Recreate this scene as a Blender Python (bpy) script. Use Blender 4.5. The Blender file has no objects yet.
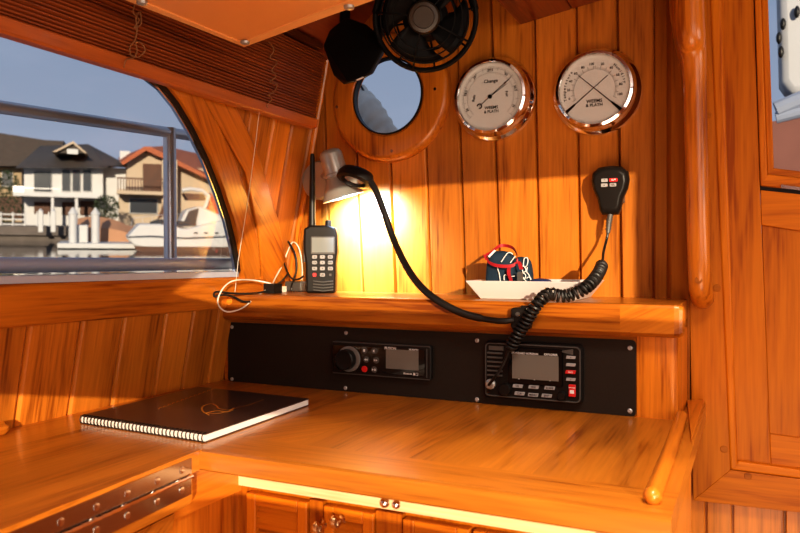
import bpy, bmesh, math, random
from mathutils import Vector, Matrix
rnd = random.Random(7)
SC = bpy.context.scene
COL = SC.collection
ZC = 1.05                      # eye height above the cabin sole; everything below is written relative to it
YAW = math.radians(25.5)
FPX = 732.0
FW = Vector((-math.sin(YAW), math.cos(YAW), 0)); RT = Vector((math.cos(YAW), math.sin(YAW), 0)); UP = Vector((0, 0, 1))
V3 = Vector

# ------------------------------------------------------------------ surveying: photo measurement -> place
def ray(u, v): return FW*FPX + RT*(u-400) + UP*(261-v)
def onY(u, v, y):
    d = ray(u, v); return d*(y/d.y)
def onX(u, v, x):
    d = ray(u, v); return d*(x/d.x)
def onZ(u, v, z):
    d = ray(u, v); return d*(z/d.z)
def onL(u, v, off=0.0):
    d = ray(u, v); return d*((-0.8026+off)/(d.x-0.2*d.z))
def XY(u, y): return onY(u, 261, y).x
def ZY(u, v, y): return onY(u, v, y).z
LN = Vector((1, 0, -0.2)).normalized()
def LX(z): return -0.845+0.2*(z+0.212)

# ------------------------------------------------------------------ materials
def newmat(name):
    m = bpy.data.materials.new(name); m.use_nodes = True
    nt = m.node_tree; b = nt.nodes['Principled BSDF']; return m, nt, b
def plain(name, col, rough=0.5, metal=0.0, noise=0.0, nscale=40, coat=0.0, emit=None, estr=0, bump=0.0):
    m, nt, b = newmat(name)
    b.inputs['Roughness'].default_value = rough; b.inputs['Metallic'].default_value = metal
    b.inputs['Coat Weight'].default_value = coat
    if max(col) < 0.03: b.inputs['Specular IOR Level'].default_value = 0.22
    tc = nt.nodes.new('ShaderNodeTexCoord'); n = nt.nodes.new('ShaderNodeTexNoise')
    n.inputs['Scale'].default_value = nscale; n.inputs['Detail'].default_value = 3
    nt.links.new(tc.outputs['Object'], n.inputs['Vector'])
    mx = nt.nodes.new('ShaderNodeMix'); mx.data_type = 'RGBA'
    k = noise
    mx.inputs['A'].default_value = (col[0]*(1-k), col[1]*(1-k), col[2]*(1-k), 1)
    mx.inputs['B'].default_value = (min(1, col[0]*(1+k)), min(1, col[1]*(1+k)), min(1, col[2]*(1+k)), 1)
    nt.links.new(n.outputs['Fac'], mx.inputs['Factor']); nt.links.new(mx.outputs['Result'], b.inputs['Base Color'])
    if bump:
        bp = nt.nodes.new('ShaderNodeBump'); bp.inputs['Strength'].default_value = bump; bp.inputs['Distance'].default_value = 0.002
        nt.links.new(n.outputs['Fac'], bp.inputs['Height']); nt.links.new(bp.outputs['Normal'], b.inputs['Normal'])
    if emit:
        b.inputs['Emission Color'].default_value = (*emit, 1); b.inputs['Emission Strength'].default_value = estr
    return m
def wood(name, dark, light, rough=0.3, coat=0.35, bands=14, contrast=1.0):
    m, nt, b = newmat(name); N = nt.nodes; L = nt.links
    at = N.new('ShaderNodeAttribute'); at.attribute_name = 'gc'
    def noise(sx, sy, scale, det, dist=0.0):
        mp = N.new('ShaderNodeMapping'); mp.inputs['Scale'].default_value = (sx, sy, sy)
        L.new(at.outputs['Vector'], mp.inputs['Vector'])
        n = N.new('ShaderNodeTexNoise'); n.inputs['Scale'].default_value = scale; n.inputs['Detail'].default_value = det
        n.inputs['Distortion'].default_value = dist
        L.new(mp.outputs['Vector'], n.inputs['Vector']); return n
    n1 = noise(1.2, bands, 3.0, 4, 0.6); n2 = noise(3, 62, 4.0, 2); n3 = noise(1.0, 6, 2.0, 2)
    a = N.new('ShaderNodeMath'); a.operation = 'MULTIPLY_ADD'; L.new(n2.outputs['Fac'], a.inputs[0]); a.inputs[1].default_value = 0.75
    L.new(n1.outputs['Fac'], a.inputs[2])
    a2 = N.new('ShaderNodeMath'); a2.operation = 'MULTIPLY_ADD'; L.new(n3.outputs['Fac'], a2.inputs[0]); a2.inputs[1].default_value = 0.5
    L.new(a.outputs[0], a2.inputs[2])
    mr = N.new('ShaderNodeMapRange'); mr.inputs['From Min'].default_value = 1.08-0.25/contrast; mr.inputs['From Max'].default_value = 1.08+0.25/contrast
    L.new(a2.outputs[0], mr.inputs['Value'])
    cr = N.new('ShaderNodeValToRGB'); e = cr.color_ramp.elements
    e[0].position = 0.0; e[0].color = (*dark, 1); e[1].position = 1.0; e[1].color = (*light, 1)
    mid = cr.color_ramp.elements.new(0.42); mid.color = tuple(dark[i]*0.35+light[i]*0.65 for i in range(3))+(1,)
    L.new(mr.outputs['Result'], cr.inputs['Fac'])
    tn = N.new('ShaderNodeAttribute'); tn.attribute_name = 'tone'
    vm = N.new('ShaderNodeVectorMath'); vm.operation = 'SCALE'
    L.new(cr.outputs['Color'], vm.inputs[0]); L.new(tn.outputs['Fac'], vm.inputs['Scale'])
    L.new(vm.outputs['Vector'], b.inputs['Base Color'])
    b.inputs['Specular IOR Level'].default_value = 0.35; b.inputs['Roughness'].default_value = rough; b.inputs['Coat Weight'].default_value = coat; b.inputs['Coat Roughness'].default_value = 0.12
    bp = N.new('ShaderNodeBump'); bp.inputs['Strength'].default_value = 0.12; bp.inputs['Distance'].default_value = 0.001
    L.new(n1.outputs['Fac'], bp.inputs['Height']); L.new(bp.outputs['Normal'], b.inputs['Normal']); L.new(bp.outputs['Normal'], b.inputs['Coat Normal'])
    return m
def glass(name, tint=(1, 1, 1), refl=0.06):
    m = bpy.data.materials.new(name); m.use_nodes = True; nt = m.node_tree; nt.nodes.clear()
    o = nt.nodes.new('ShaderNodeOutputMaterial'); mix = nt.nodes.new('ShaderNodeMixShader')
    t = nt.nodes.new('ShaderNodeBsdfTransparent'); t.inputs['Color'].default_value = (*tint, 1)
    g = nt.nodes.new('ShaderNodeBsdfGlossy'); g.inputs['Roughness'].default_value = 0.02
    lw = nt.nodes.new('ShaderNodeFresnel'); lw.inputs['IOR'].default_value = 1.3
    mt = nt.nodes.new('ShaderNodeMath'); mt.operation = 'MULTIPLY'; mt.inputs[1].default_value = refl*10
    nt.links.new(lw.outputs[0], mt.inputs[0]); nt.links.new(mt.outputs[0], mix.inputs[0])
    nt.links.new(t.outputs[0], mix.inputs[1]); nt.links.new(g.outputs[0], mix.inputs[2]); nt.links.new(mix.outputs[0], o.inputs[0])
    return m
WALL = wood('varnished teak boards', (0.20, 0.046, 0.003), (0.62, 0.206, 0.022), 0.38, 0.12, 12, 0.85)
DESK = wood('varnished teak desk', (0.24, 0.062, 0.004), (0.56, 0.192, 0.020), 0.30, 0.22, 12, 1.0)
TRIM = wood('varnished teak trim', (0.26, 0.060, 0.004), (0.57, 0.178, 0.015), 0.28, 0.22, 14, 1.1)
DOORW = wood('varnished mahogany', (0.30, 0.064, 0.002), (0.56, 0.165, 0.006), 0.48, 0.02, 18, 1.0)
DOORW.node_tree.nodes['Principled BSDF'].inputs['Specular IOR Level'].default_value = 0.22
SUNLITW = wood('teak rail painted sunlit', (0.50, 0.27, 0.10), (0.80, 0.55, 0.32), 0.3, 0.3, 12)  # pale colour stands in for strong sun on the rail under the desk
REDW = wood('dark red teak', (0.16, 0.028, 0.006), (0.32, 0.065, 0.013), 0.3, 0.4, 14)
BLINDM = wood('bamboo slats', (0.13, 0.030, 0.008), (0.30, 0.075, 0.018), 0.45, 0.1, 30)
BLINDR = wood('bamboo rail wood', (0.26, 0.060, 0.012), (0.45, 0.125, 0.026), 0.35, 0.2, 14)
CANVAS = plain('orange vinyl headliner', (0.80, 0.34, 0.095), 0.42, noise=0.06, nscale=12)
CANVHEM = plain('headliner hem', (0.85, 0.42, 0.14), 0.5, noise=0.05)
BLACK = plain('black plastic', (0.012, 0.010, 0.009), 0.38, noise=0.1)
PANELM = plain('black satin panel', (0.026, 0.020, 0.016), 0.36, noise=0.15, nscale=300)
RUBBER = plain('black rubber', (0.010, 0.009, 0.008), 0.42); RUBBER.node_tree.nodes['Principled BSDF'].inputs['Specular IOR Level'].default_value = 0.45
GREYB = plain('grey keys', (0.36, 0.35, 0.35), 0.4)
DKGREY = plain('dark grey plastic', (0.075, 0.068, 0.062), 0.45)
REDK = plain('red keys', (0.65, 0.02, 0.02), 0.4)
LCD = plain('switched off grey screen', (0.16, 0.15, 0.13), 0.18)
LCDL = plain('pale grey screen', (0.24, 0.26, 0.25), 0.2)
WHITEP = plain('white plastic', (0.60, 0.59, 0.57), 0.3, coat=0.2)
WHITEM = plain('white lettering', (0.75, 0.74, 0.72), 0.5)
CHROME = plain('chrome', (0.86, 0.84, 0.82), 0.07, 1.0)
STEEL = plain('stainless steel', (0.66, 0.65, 0.64), 0.2, 1.0, noise=0.05)
NICKEL = plain('brushed nickel', (0.40, 0.39, 0.36), 0.28, 0.5, noise=0.08)
BRASS = plain('worn brass knob', (0.62, 0.50, 0.33), 0.2, 1.0)
DIAL = plain('ivory dial face', (0.76, 0.75, 0.70), 0.6, noise=0.02)
INK = plain('black ink', (0.02, 0.018, 0.016), 0.5)
INKG = plain('grey ink', (0.22, 0.20, 0.18), 0.5)
NEEDLE = plain('black needle', (0.008, 0.008, 0.008), 0.3)
RAILM = plain('blue grey aluminium', (0.46, 0.52, 0.66), 0.4, 0.2, noise=0.05)
RAILS = plain('weathered stainless', (0.62, 0.62, 0.64), 0.3, 0.6, noise=0.05)
SCREWM = plain('screw steel', (0.50, 0.48, 0.46), 0.4, 0.5)
HINGEM = plain('hinge steel', (0.42, 0.38, 0.34), 0.2, 1.0)
GLASSM = glass('window glass', (0.95, 0.965, 0.98), 0.022)
GLASSG = glass('gauge glass', (0.98, 0.98, 0.98), 0.05)
NAVY = plain('navy neoprene', (0.006, 0.024, 0.048), 0.8, noise=0.2, nscale=200)
REDS = plain('red webbing', (0.36, 0.008, 0.014), 0.6, noise=0.1, nscale=400)
PAPER = plain('white paper', (0.82, 0.80, 0.76), 0.7)
COVER = plain('near black glossy cover', (0.050, 0.028, 0.024), 0.28, noise=0.1, coat=0.4)
GOLD = plain('gold print', (0.62, 0.26, 0.03), 0.4, 0.4)
CORDM = plain('tan cord', (0.25, 0.11, 0.04), 0.8)
WHITEC = plain('white cable jacket', (0.80, 0.74, 0.64), 0.4)
BULB = plain('warm bulb', (1, 0.9, 0.75), 0.4, emit=(1, 0.85, 0.65), estr=10)
EW = plain('outdoor white', (0.50, 0.50, 0.51), 0.6, noise=0.05, nscale=2)
ECREAM = plain('cream stucco', (0.44, 0.35, 0.26), 0.7, noise=0.05, nscale=2)
ETAN = plain('tan stucco', (0.34, 0.25, 0.15), 0.7)
EROOF = plain('grey shingle', (0.075, 0.062, 0.056), 0.8, noise=0.3, nscale=3)
EROOF2 = plain('dark brown shingle', (0.055, 0.042, 0.038), 0.8, noise=0.3, nscale=3)
ETERRA = plain('terracotta tile', (0.34, 0.10, 0.045), 0.8, noise=0.3, nscale=4)
EDARK = plain('dark window pane', (0.03, 0.035, 0.045), 0.2)
EBROWN = plain('brown timber', (0.09, 0.04, 0.025), 0.7)
ECANV = plain('tan canvas cover', (0.40, 0.21, 0.12), 0.8, noise=0.1, nscale=2)
EGREEN = plain('dark green leaves', (0.03, 0.045, 0.02), 0.8, noise=0.5, nscale=3)
EORANGE = plain('orange canvas', (0.50, 0.11, 0.04), 0.7)
EGREYC = plain('grey weathered canvas', (0.75, 0.68, 0.58), 0.85, noise=0.3, nscale=25, bump=0.5)
EQUAY = plain('red brown quay', (0.22, 0.09, 0.07), 0.8, noise=0.4, nscale=4)
EBLUE = plain('blue tarpaulin', (0.30, 0.34, 0.44), 0.6, noise=0.3, nscale=5)
ESTONE = plain('grey stone seawall', (0.12, 0.10, 0.09), 0.85, noise=0.3, nscale=2)
SOLE = wood('cabin sole', (0.16, 0.05, 0.012), (0.34, 0.12, 0.03), 0.35, 0.3, 12)
def water_mat():
    m, nt, b = newmat('harbour water'); b.inputs['Base Color'].default_value = (0.02, 0.03, 0.045, 1); b.inputs['Roughness'].default_value = 0.04
    b.inputs['IOR'].default_value = 1.33
    tc = nt.nodes.new('ShaderNodeTexCoord'); mp = nt.nodes.new('ShaderNodeMapping'); mp.inputs['Scale'].default_value = (0.9, 0.9, 1)
    n = nt.nodes.new('ShaderNodeTexNoise'); n.inputs['Scale'].default_value = 1.2; n.inputs['Detail'].default_value = 3
    bp = nt.nodes.new('ShaderNodeBump'); bp.inputs['Strength'].default_value = 0.1; bp.inputs['Distance'].default_value = 0.1
    nt.links.new(tc.outputs['Object'], mp.inputs['Vector']); nt.links.new(mp.outputs['Vector'], n.inputs['Vector'])
    nt.links.new(n.outputs['Fac'], bp.inputs['Height']); nt.links.new(bp.outputs['Normal'], b.inputs['Normal']); return m
WATER = water_mat()

# ------------------------------------------------------------------ mesh builder
ORG = {}
class MB:
    def __init__(s, M=None):
        s.v = []; s.f = []; s.meta = []; s.M = M
    def add(s, vs, fs, g=None, tone=None, mat=0, off=None):
        b = len(s.v); s.grp = getattr(s, 'grp', [])+[(b, len(s.f))]
        for p in vs:
            p = Vector(p); s.v.append(s.M @ p if s.M else p)
        if tone is None: tone = 1.0
        if off is None: off = Vector((rnd.uniform(0, 9), rnd.uniform(0, 9), rnd.uniform(0, 9)))
        g = Vector({'x': (1, 0, 0), 'y': (0, 1, 0), 'z': (0, 0, 1), None: (0, 0, 1)}.get(g, g) if not isinstance(g, Vector) else g).normalized()
        for f in fs:
            s.f.append([b+i for i in f]); s.meta.append((tone, g, off, mat))
        return s
    def prism(s, A, B, **k):
        n = len(A); fs = [list(range(n))[::-1], [n+i for i in range(n)]]
        fs += [[i, (i+1) % n, n+(i+1) % n, n+i] for i in range(n)]
        return s.add(list(A)+list(B), fs, **k)
    def box(s, lo, hi, **k):
        x0, y0, z0 = lo; x1, y1, z1 = hi
        return s.prism([(x0, y0, z0), (x1, y0, z0), (x1, y1, z0), (x0, y1, z0)], [(x0, y0, z1), (x1, y0, z1), (x1, y1, z1), (x0, y1, z1)], **k)
    def ext(s, prof, ax, a, b, **k):
        def mk(c):
            if ax == 'x': return [(c, p[0], p[1]) for p in prof]
            if ax == 'y': return [(p[0], c, p[1]) for p in prof]
            return [(p[0], p[1], c) for p in prof]
        return s.prism(mk(a), mk(b), **k)
    def tube(s, path, r, seg=10, closed=False, flat=1.0, **k):
        P = [Vector(p) for p in path]; n = len(P); R = r if isinstance(r, (list, tuple)) else [r]*n
        vs = []; prev = None
        for i in range(n):
            t = (P[(i+1) % n]-P[i-1]) if closed else (P[min(i+1, n-1)]-P[max(i-1, 0)])
            t = t.normalized() if t.length > 1e-9 else Vector((0, 0, 1))
            if prev is None:
                a = Vector((0, 0, 1)) if abs(t.z) < 0.9 else Vector((1, 0, 0)); prev = t.cross(a).normalized()
            nn = prev - t*prev.dot(t); nn = nn.normalized() if nn.length > 1e-6 else t.orthogonal().normalized(); prev = nn
            bb = t.cross(nn)
            for j in range(seg):
                an = 2*math.pi*j/seg; vs.append(P[i]+nn*(math.cos(an)*R[i])+bb*(math.sin(an)*R[i]*flat))
        fs = []
        for i in range(n if closed else n-1):
            for j in range(seg):
                a = i*seg+j; b = i*seg+(j+1) % seg; c = ((i+1) % n)*seg+(j+1) % seg; d = ((i+1) % n)*seg+j
                fs.append([a, b, c, d])
        if not closed: fs += [list(range(seg))[::-1], [(n-1)*seg+j for j in range(seg)]]
        return s.add(vs, fs, **k)
    def lathe(s, prof, o=(0, 0, 0), ax=(0, 0, 1), seg=40, cap=(True, True), **k):
        o = Vector(o); ax = Vector(ax).normalized(); a = ax.orthogonal().normalized(); b = ax.cross(a)
        vs = []; n = len(prof)
        for (r, h) in prof:
            for j in range(seg):
                t = 2*math.pi*j/seg; vs.append(o+ax*h+(a*math.cos(t)+b*math.sin(t))*r)
        fs = [[i*seg+j, i*seg+(j+1) % seg, (i+1)*seg+(j+1) % seg, (i+1)*seg+j] for i in range(n-1) for j in range(seg)]
        if cap[0]: fs.append(list(range(seg))[::-1])
        if cap[1]: fs.append([(n-1)*seg+j for j in range(seg)])
        return s.add(vs, fs, **k)
    def ball(s, c, r, seg=16, rings=10, **k):
        if not isinstance(r, (tuple, list)): r = (r, r, r)
        vs = [Vector((c[0], c[1], c[2]-r[2]))]
        for i in range(1, rings):
            t = math.pi*i/rings
            for j in range(seg):
                p = 2*math.pi*j/seg; vs.append(Vector((c[0]+r[0]*math.sin(t)*math.cos(p), c[1]+r[1]*math.sin(t)*math.sin(p), c[2]-r[2]*math.cos(t))))
        vs.append(Vector((c[0], c[1], c[2]+r[2]))); fs = [[0, 1+(j+1) % seg, 1+j] for j in range(seg)]
        for i in range(rings-2):
            for j in range(seg):
                a = 1+i*seg+j; b = 1+i*seg+(j+1) % seg; fs.append([a, b, b+seg, a+seg])
        l = len(vs)-1; b0 = 1+(rings-2)*seg; fs += [[l, b0+j, b0+(j+1) % seg] for j in range(seg)]
        return s.add(vs, fs, **k)
    def text(s, txt, size, M, **k):
        c = bpy.data.curves.new('t', 'FONT'); c.body = txt; c.size = size; c.align_x = 'CENTER'; c.align_y = 'CENTER'; c.resolution_u = 2
        c.extrude = size*0.02; c.offset = size*0.015
        o = bpy.data.objects.new('t', c); COL.objects.link(o)
        dg = bpy.context.evaluated_depsgraph_get(); me = bpy.data.meshes.new_from_object(o.evaluated_get(dg))
        s.add([M @ v.co for v in me.vertices], [list(p.vertices) for p in me.polygons], **k)
        bpy.data.objects.remove(o); bpy.data.curves.remove(c); bpy.data.meshes.remove(me); return s
    def build(s, name, mat, parent=None, bevel=0, seg=2, cut=None, origin=None, angle=35, sub=0):
        lo = Vector([min(p[i] for p in s.v) for i in range(3)]); hi = Vector([max(p[i] for p in s.v) for i in range(3)])
        o3 = Vector(((lo.x+hi.x)/2, (lo.y+hi.y)/2, lo.z)) if origin is None else Vector(origin)
        me = bpy.data.meshes.new(name); me.from_pydata([p-o3 for p in s.v], [], s.f)
        for m in (mat if isinstance(mat, (list, tuple)) else [mat]): me.materials.append(m)
        me.attributes.new('gc', 'FLOAT_VECTOR', 'CORNER'); me.attributes.new('tone', 'FLOAT', 'CORNER')
        gd = [0.0]*(3*len(me.loops)); td = [1.0]*len(me.loops)
        for p, (tone, g, off, mi) in zip(me.polygons, s.meta):
            p.material_index = mi; b1 = g.orthogonal().normalized(); b2 = g.cross(b1)
            for li in p.loop_indices:
                w = s.v[me.loops[li].vertex_index]
                gd[3*li:3*li+3] = [w.dot(g)+off.x, w.dot(b1)+off.y, w.dot(b2)+off.z]; td[li] = tone
        me.attributes['gc'].data.foreach_set('vector', gd); me.attributes['tone'].data.foreach_set('value', td)
        bm = bmesh.new(); bm.from_mesh(me); bmesh.ops.recalc_face_normals(bm, faces=bm.faces); bm.to_mesh(me); bm.free()
        me.shade_smooth(); me.set_sharp_from_angle(angle=math.radians(angle))
        o = bpy.data.objects.new(name, me); COL.objects.link(o)
        if cut is not None:
            cm = MB(); cut(cm); c = cm.build('cutter', mat, origin=(0, 0, 0)); bm = bmesh.new()
            gs = s.grp+[(len(s.v), len(s.f))]
            for (v0, f0), (v1, f1) in zip(gs[:-1], gs[1:]):
                t = MB(); t.v = s.v[v0:v1]; t.f = [[i-v0 for i in f] for f in s.f[f0:f1]]; t.meta = s.meta[f0:f1]
                to = t.build('piece', mat, origin=o3); 
                md = to.modifiers.new('b', 'BOOLEAN'); md.operation = 'DIFFERENCE'; md.object = c; md.solver = 'EXACT'
                bpy.context.view_layer.update(); dg = bpy.context.evaluated_depsgraph_get()
                m2 = bpy.data.meshes.new_from_object(to.evaluated_get(dg)); bm.from_mesh(m2)
                bpy.data.objects.remove(to); bpy.data.meshes.remove(m2)
            me.clear_geometry(); bm.to_mesh(me); bm.free(); me.shade_smooth(); me.set_sharp_from_angle(angle=math.radians(angle))
            bpy.data.objects.remove(c)
        if bevel:
            md = o.modifiers.new('bevel', 'BEVEL'); md.width = bevel; md.segments = seg; md.limit_method = 'ANGLE'; md.angle_limit = math.radians(30)
        if not sub:
            md = o.modifiers.new('wn', 'WEIGHTED_NORMAL'); md.keep_sharp = True
        if sub:
            md = o.modifiers.new('sub', 'SUBSURF'); md.levels = sub; md.render_levels = sub
        if parent is not None:
            o.parent = parent; o.location = o3-ORG[parent.name]
        else: o.location = o3
        ORG[o.name] = o3
        return o
def tag(o, label=None, cat=None, group=None, kind=None):
    if label: o['label'] = label
    if cat: o['category'] = cat
    if group: o['group'] = group
    if kind: o['kind'] = kind
    return o
def struct(o, label=None):
    o['kind'] = 'structure'
    if label: o['label'] = label; 
    return o
def thing(name, label, cat, loc, group=None, kind=None):
    o = bpy.data.objects.new(name, None); o.empty_display_size = 0.02; COL.objects.link(o); o.location = loc; ORG[o.name] = Vector(loc)
    return tag(o, label, cat, group, kind)
def tn(a=0.82, b=1.14): return rnd.uniform(a, b)
def smooth_path(pts, n=6):
    P = [Vector(p) for p in pts]; out = []
    for i in range(len(P)-1):
        p0 = P[max(i-1, 0)]; p1 = P[i]; p2 = P[i+1]; p3 = P[min(i+2, len(P)-1)]
        for k in range(n):
            t = k/n
            out.append(0.5*((2*p1)+(p2-p0)*t+(2*p0-5*p1+4*p2-p3)*t*t+(3*p1-3*p2+p3-p0)*t**3))
    out.append(P[-1]); return out
def frame(o, xa, ya):
    xa = Vector(xa).normalized(); ya = Vector(ya).normalized(); za = xa.cross(ya)
    return Matrix(((xa.x, ya.x, za.x, o[0]), (xa.y, ya.y, za.y, o[1]), (xa.z, ya.z, za.z, o[2]), (0, 0, 0, 1)))
def ypoly(mb, pts, y, th, **k):
    A = [onY(u, v, y) for u, v in pts]; return mb.prism(A, [p+Vector((0, th, 0)) for p in A], **k)
def lpoly(mb, pts, th, base=0.0, **k):
    A = [onL(u, v) for u, v in pts]; A = [p+LN*base for p in A]; return mb.prism(A, [p+LN*th for p in A], **k)

# ================================================================== THE ROOM
# ---- forward bulkhead (planked)
def plank(mb, x0t, x0b, x1t, x1b, zt, zb, y, th=0.018, c=0.0035, **k):
    g_ = 0.0012; d = c*0.8
    def ring(xa, xb, z): return [(xa, y+th, z), (xa, y+0.010, z), (xa+g_, y+0.010, z), (xa+g_, y+d, z), (xa+g_+c*0.7, y, z), (xb-g_-c*0.7, y, z), (xb-g_, y+d, z), (xb-g_, y+0.010, z), (xb, y+0.010, z), (xb, y+th, z)]
    return mb.prism(ring(x0b, x1b, zb), ring(x0t, x1t, zt), **k)
PC = onY(391.5, 98, 1.2); PR = 0.0695
lines = [(240, 255), (262, 275), (290, 302), (321, 331), (350, 363), (384, 396), (421, 431), (456, 465), (491, 500), (534, 539), (576, 580), (617, 621), (656, 658)]
b = MB()
for (a, c_), (a2, c2) in zip(lines[:-1], lines[1:]):
    def xat(ut, ub, z):
        pt = onY(ut, 20, 1.2); pb = onY(ub, 290, 1.2); s = (z-pb.z)/(pt.z-pb.z); return pb.x+(pt.x-pb.x)*s
    plank(b, xat(a, c_, 0.62), xat(a, c_, -0.3), xat(a2, c2, 0.62), xat(a2, c2, -0.3), 0.62, -0.3, 1.2, g='z', tone=tn(0.74, 1.2))
b.box((-1.0, 1.2, -1.05), (-0.13, 1.215, -0.3), g='z')
struct(b.build('wall_front', WALL, cut=lambda m: m.lathe([(PR+0.014, -0.05), (PR+0.014, 0.08)], (PC.x, 1.2, PC.z), (0, 1, 0), 64)), 'vertical varnished teak boards of the forward bulkhead')
# ---- left cabin side (planked, leaning inwards)
win = [(239.5, 270), (238, 258), (235, 243), (229, 218), (219, 188), (207, 157), (193, 128), (178, 103), (163, 84), (143, 68)]
wy = [onL(u, v) for u, v in win]
winYZ = [(wy[0].y-0.006, -0.0275)]+[(p.y, p.z) for p in wy]+[(0.62, 0.305), (-0.45, 0.305), (-0.45, -0.0275)]
def scaled(yz, d):      # offset outline outwards by d
    n = len(yz); out = []; cy = 0.4; cz = 0.12
    for i in range(n):
        p0 = Vector(yz[i-1]); p1 = Vector(yz[i]); p2 = Vector(yz[(i+1) % n])
        e = ((p1-p0).normalized()+(p2-p1).normalized()).normalized(); nn = Vector((e.y, -e.x))
        if nn.dot(p1-Vector((cy, cz))) < 0: nn = -nn
        out.append((p1.x+nn.x*d, p1.y+nn.y*d))
    return out
def LP(y, z, off=0.0): return Vector((LX(z), y, z))+LN*off
b = MB(); ys = [1.24]
while ys[-1] > -1.0: ys.append(ys[-1]-(0.062 if ys[-1] > 0.9 else 0.078)*rnd.uniform(0.9, 1.1))
for y1, y0 in zip(ys[:-1], ys[1:]):
    def ring(z): return [LP(y0, z, -0.011), LP(y0, z, -0.0085), LP(y0+0.001, z, -0.0085), LP(y0+0.001, z, -0.003), LP(y0+0.005, z), LP(y1-0.005, z), LP(y1-0.001, z, -0.003), LP(y1-0.001, z, -0.0085), LP(y1, z, -0.0085), LP(y1, z, -0.011)]
    b.prism(ring(-0.3), ring(0.62), g=Vector((0.2, 0, 1)), tone=tn(0.76, 1.25))
b.box((-1.0, -1.0, -1.05), (-0.87, 1.2, -0.3), g='y')
struct(b.build('wall_left', WALL, cut=lambda m: m.prism([LP(y, z, -0.2) for y, z in winYZ], [LP(y, z, 0.1) for y, z in winYZ])), 'leaning teak boards of the cabin side')
# window_1: seal, chrome edge, glass, lower rail
w1 = thing('window_1', 'large cabin side window with a rounded forward end', None, LP(0.3, -0.03)); struct(w1)
def wring(mb, d0, d1, o0, o1, **k):
    a = scaled(winYZ, d0); c = scaled(winYZ, d1); n = len(a)
    for i in range(n):
        j = (i+1) % n
        mb.prism([LP(*a[i], o0), LP(*a[j], o0), LP(*c[j], o0), LP(*c[i], o0)], [LP(*a[i], o1), LP(*a[j], o1), LP(*c[j], o1), LP(*c[i], o1)], **k)
b = MB(); wring(b, 0.002, -0.007, -0.009, 0.0015); b.build('seal', RUBBER, w1)
b = MB(); wring(b, -0.007, -0.0105, -0.007, -0.001); b.build('chrome_edge', CHROME, w1)
b = MB(); b.prism([LP(y, z, -0.0075) for y, z in winYZ], [LP(y, z, -0.0055) for y, z in winYZ]); b.build('pane', GLASSM, w1)
b = MB(); b.tube([LP(-0.4, -0.012, -0.035), LP(1.10, -0.012, -0.035)], 0.010, 12); b.box((LX(-0.022)-0.008, -0.4, -0.0275), (LX(-0.022)+0.004, 1.03, -0.0185))
b.build('lower_rail', RAILM, w1)
# curved casing
def band(mb, inner, outer, th, base, nseg=None, tones=None):
    for i in range(len(inner)-1):
        q = [inner[i], inner[i+1], outer[i+1], outer[i]]
        A = [onL(*p)+LN*base for p in q]; g = (onL(*inner[i+1])-onL(*inner[i]))
        mb.prism(A, [p+LN*th for p in A], g=g, tone=1.0, off=Vector((1, 2, 3)))
b = MB()
cin = [(241, 279), (238.5, 258), (235.5, 243), (229.5, 218), (219.5, 188), (207.5, 157), (193.5, 128), (178.5, 103), (163.5, 84), (143.5, 66)]
cout = [(257, 279), (256, 258), (254, 240), (248, 212), (239, 182), (227, 150), (213, 122), (199, 98), (188, 80), (172, 60)]
lpoly(b, cin+cout[::-1], 0.009, 0, g=(onL(207, 157)-onL(235, 243)), tone=1.0)
struct(b.build('trim_1', TRIM, bevel=0.0015), 'curved teak casing around the front end of the side window')
b = MB(); lpoly(b, [(192, 84), (226, 92), (254, 148), (276, 220), (290, 290), (262, 290), (256, 230), (243, 172)], 0.006, 0, g=(onL(250, 180)-onL(205, 90)), tone=1.05)
struct(b.build('trim_2', TRIM, bevel=0.0015), 'diagonal teak board beside the curved window casing')
# sill
b = MB()
prof = [(-0.006, -0.082), (0.003, -0.082), (0.005, -0.080), (0.005, -0.032), (0.002, -0.028), (-0.01, -0.028)]
b.prism([LP(-0.6, z)+Vector((o, 0, 0)) for o, z in prof], [LP(1.20, z)+Vector((o, 0, 0)) for o, z in prof], g='y', tone=1.05)
struct(b.build('trim_3', TRIM), 'long teak sill board under the side window')
# corner moulding front/left
b = MB(); b.tube([LP(1.192, -0.05, 0.004), LP(1.192, 0.6, 0.004)], 0.006, 10, g='z', tone=1.25); struct(b.build('trim_4', TRIM), 'thin teak moulding in the cabin corner')
# ---- ceiling
b = MB()
for i in range(9):
    x0 = -0.585+i*0.276; b.box((x0, -1.0, 0.64), (x0+0.274, 1.22, 0.66), g='y', tone=tn())
cove = [(-0.90, 0.355), (-0.731, 0.3686), (-0.625, 0.46), (-0.585, 0.50), (-0.585, 0.66), (-0.90, 0.66)]
b.ext(cove, 'y', -1.0, 1.2, g='y', tone=0.9)
struct(b.build('ceiling', REDW), 'dark red varnished cabin top')
b = MB(); p0 = onY(520, 25, 1.2); 
nb = 5
for i in range(nb):
    xa = p0.x+i*0.088; xb = xa+0.087; za = p0.z+i*0.0135; zb = za+0.0135
    b.ext([(xa, za), (xb, zb), (xb, 0.64), (xa, 0.64)], 'y', 0.55, 1.2, g='y', tone=tn(0.75, 0.95))
struct(b.build('trim_5', REDW, bevel=0.002), 'dark red boxed beam above the round gauges')
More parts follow.
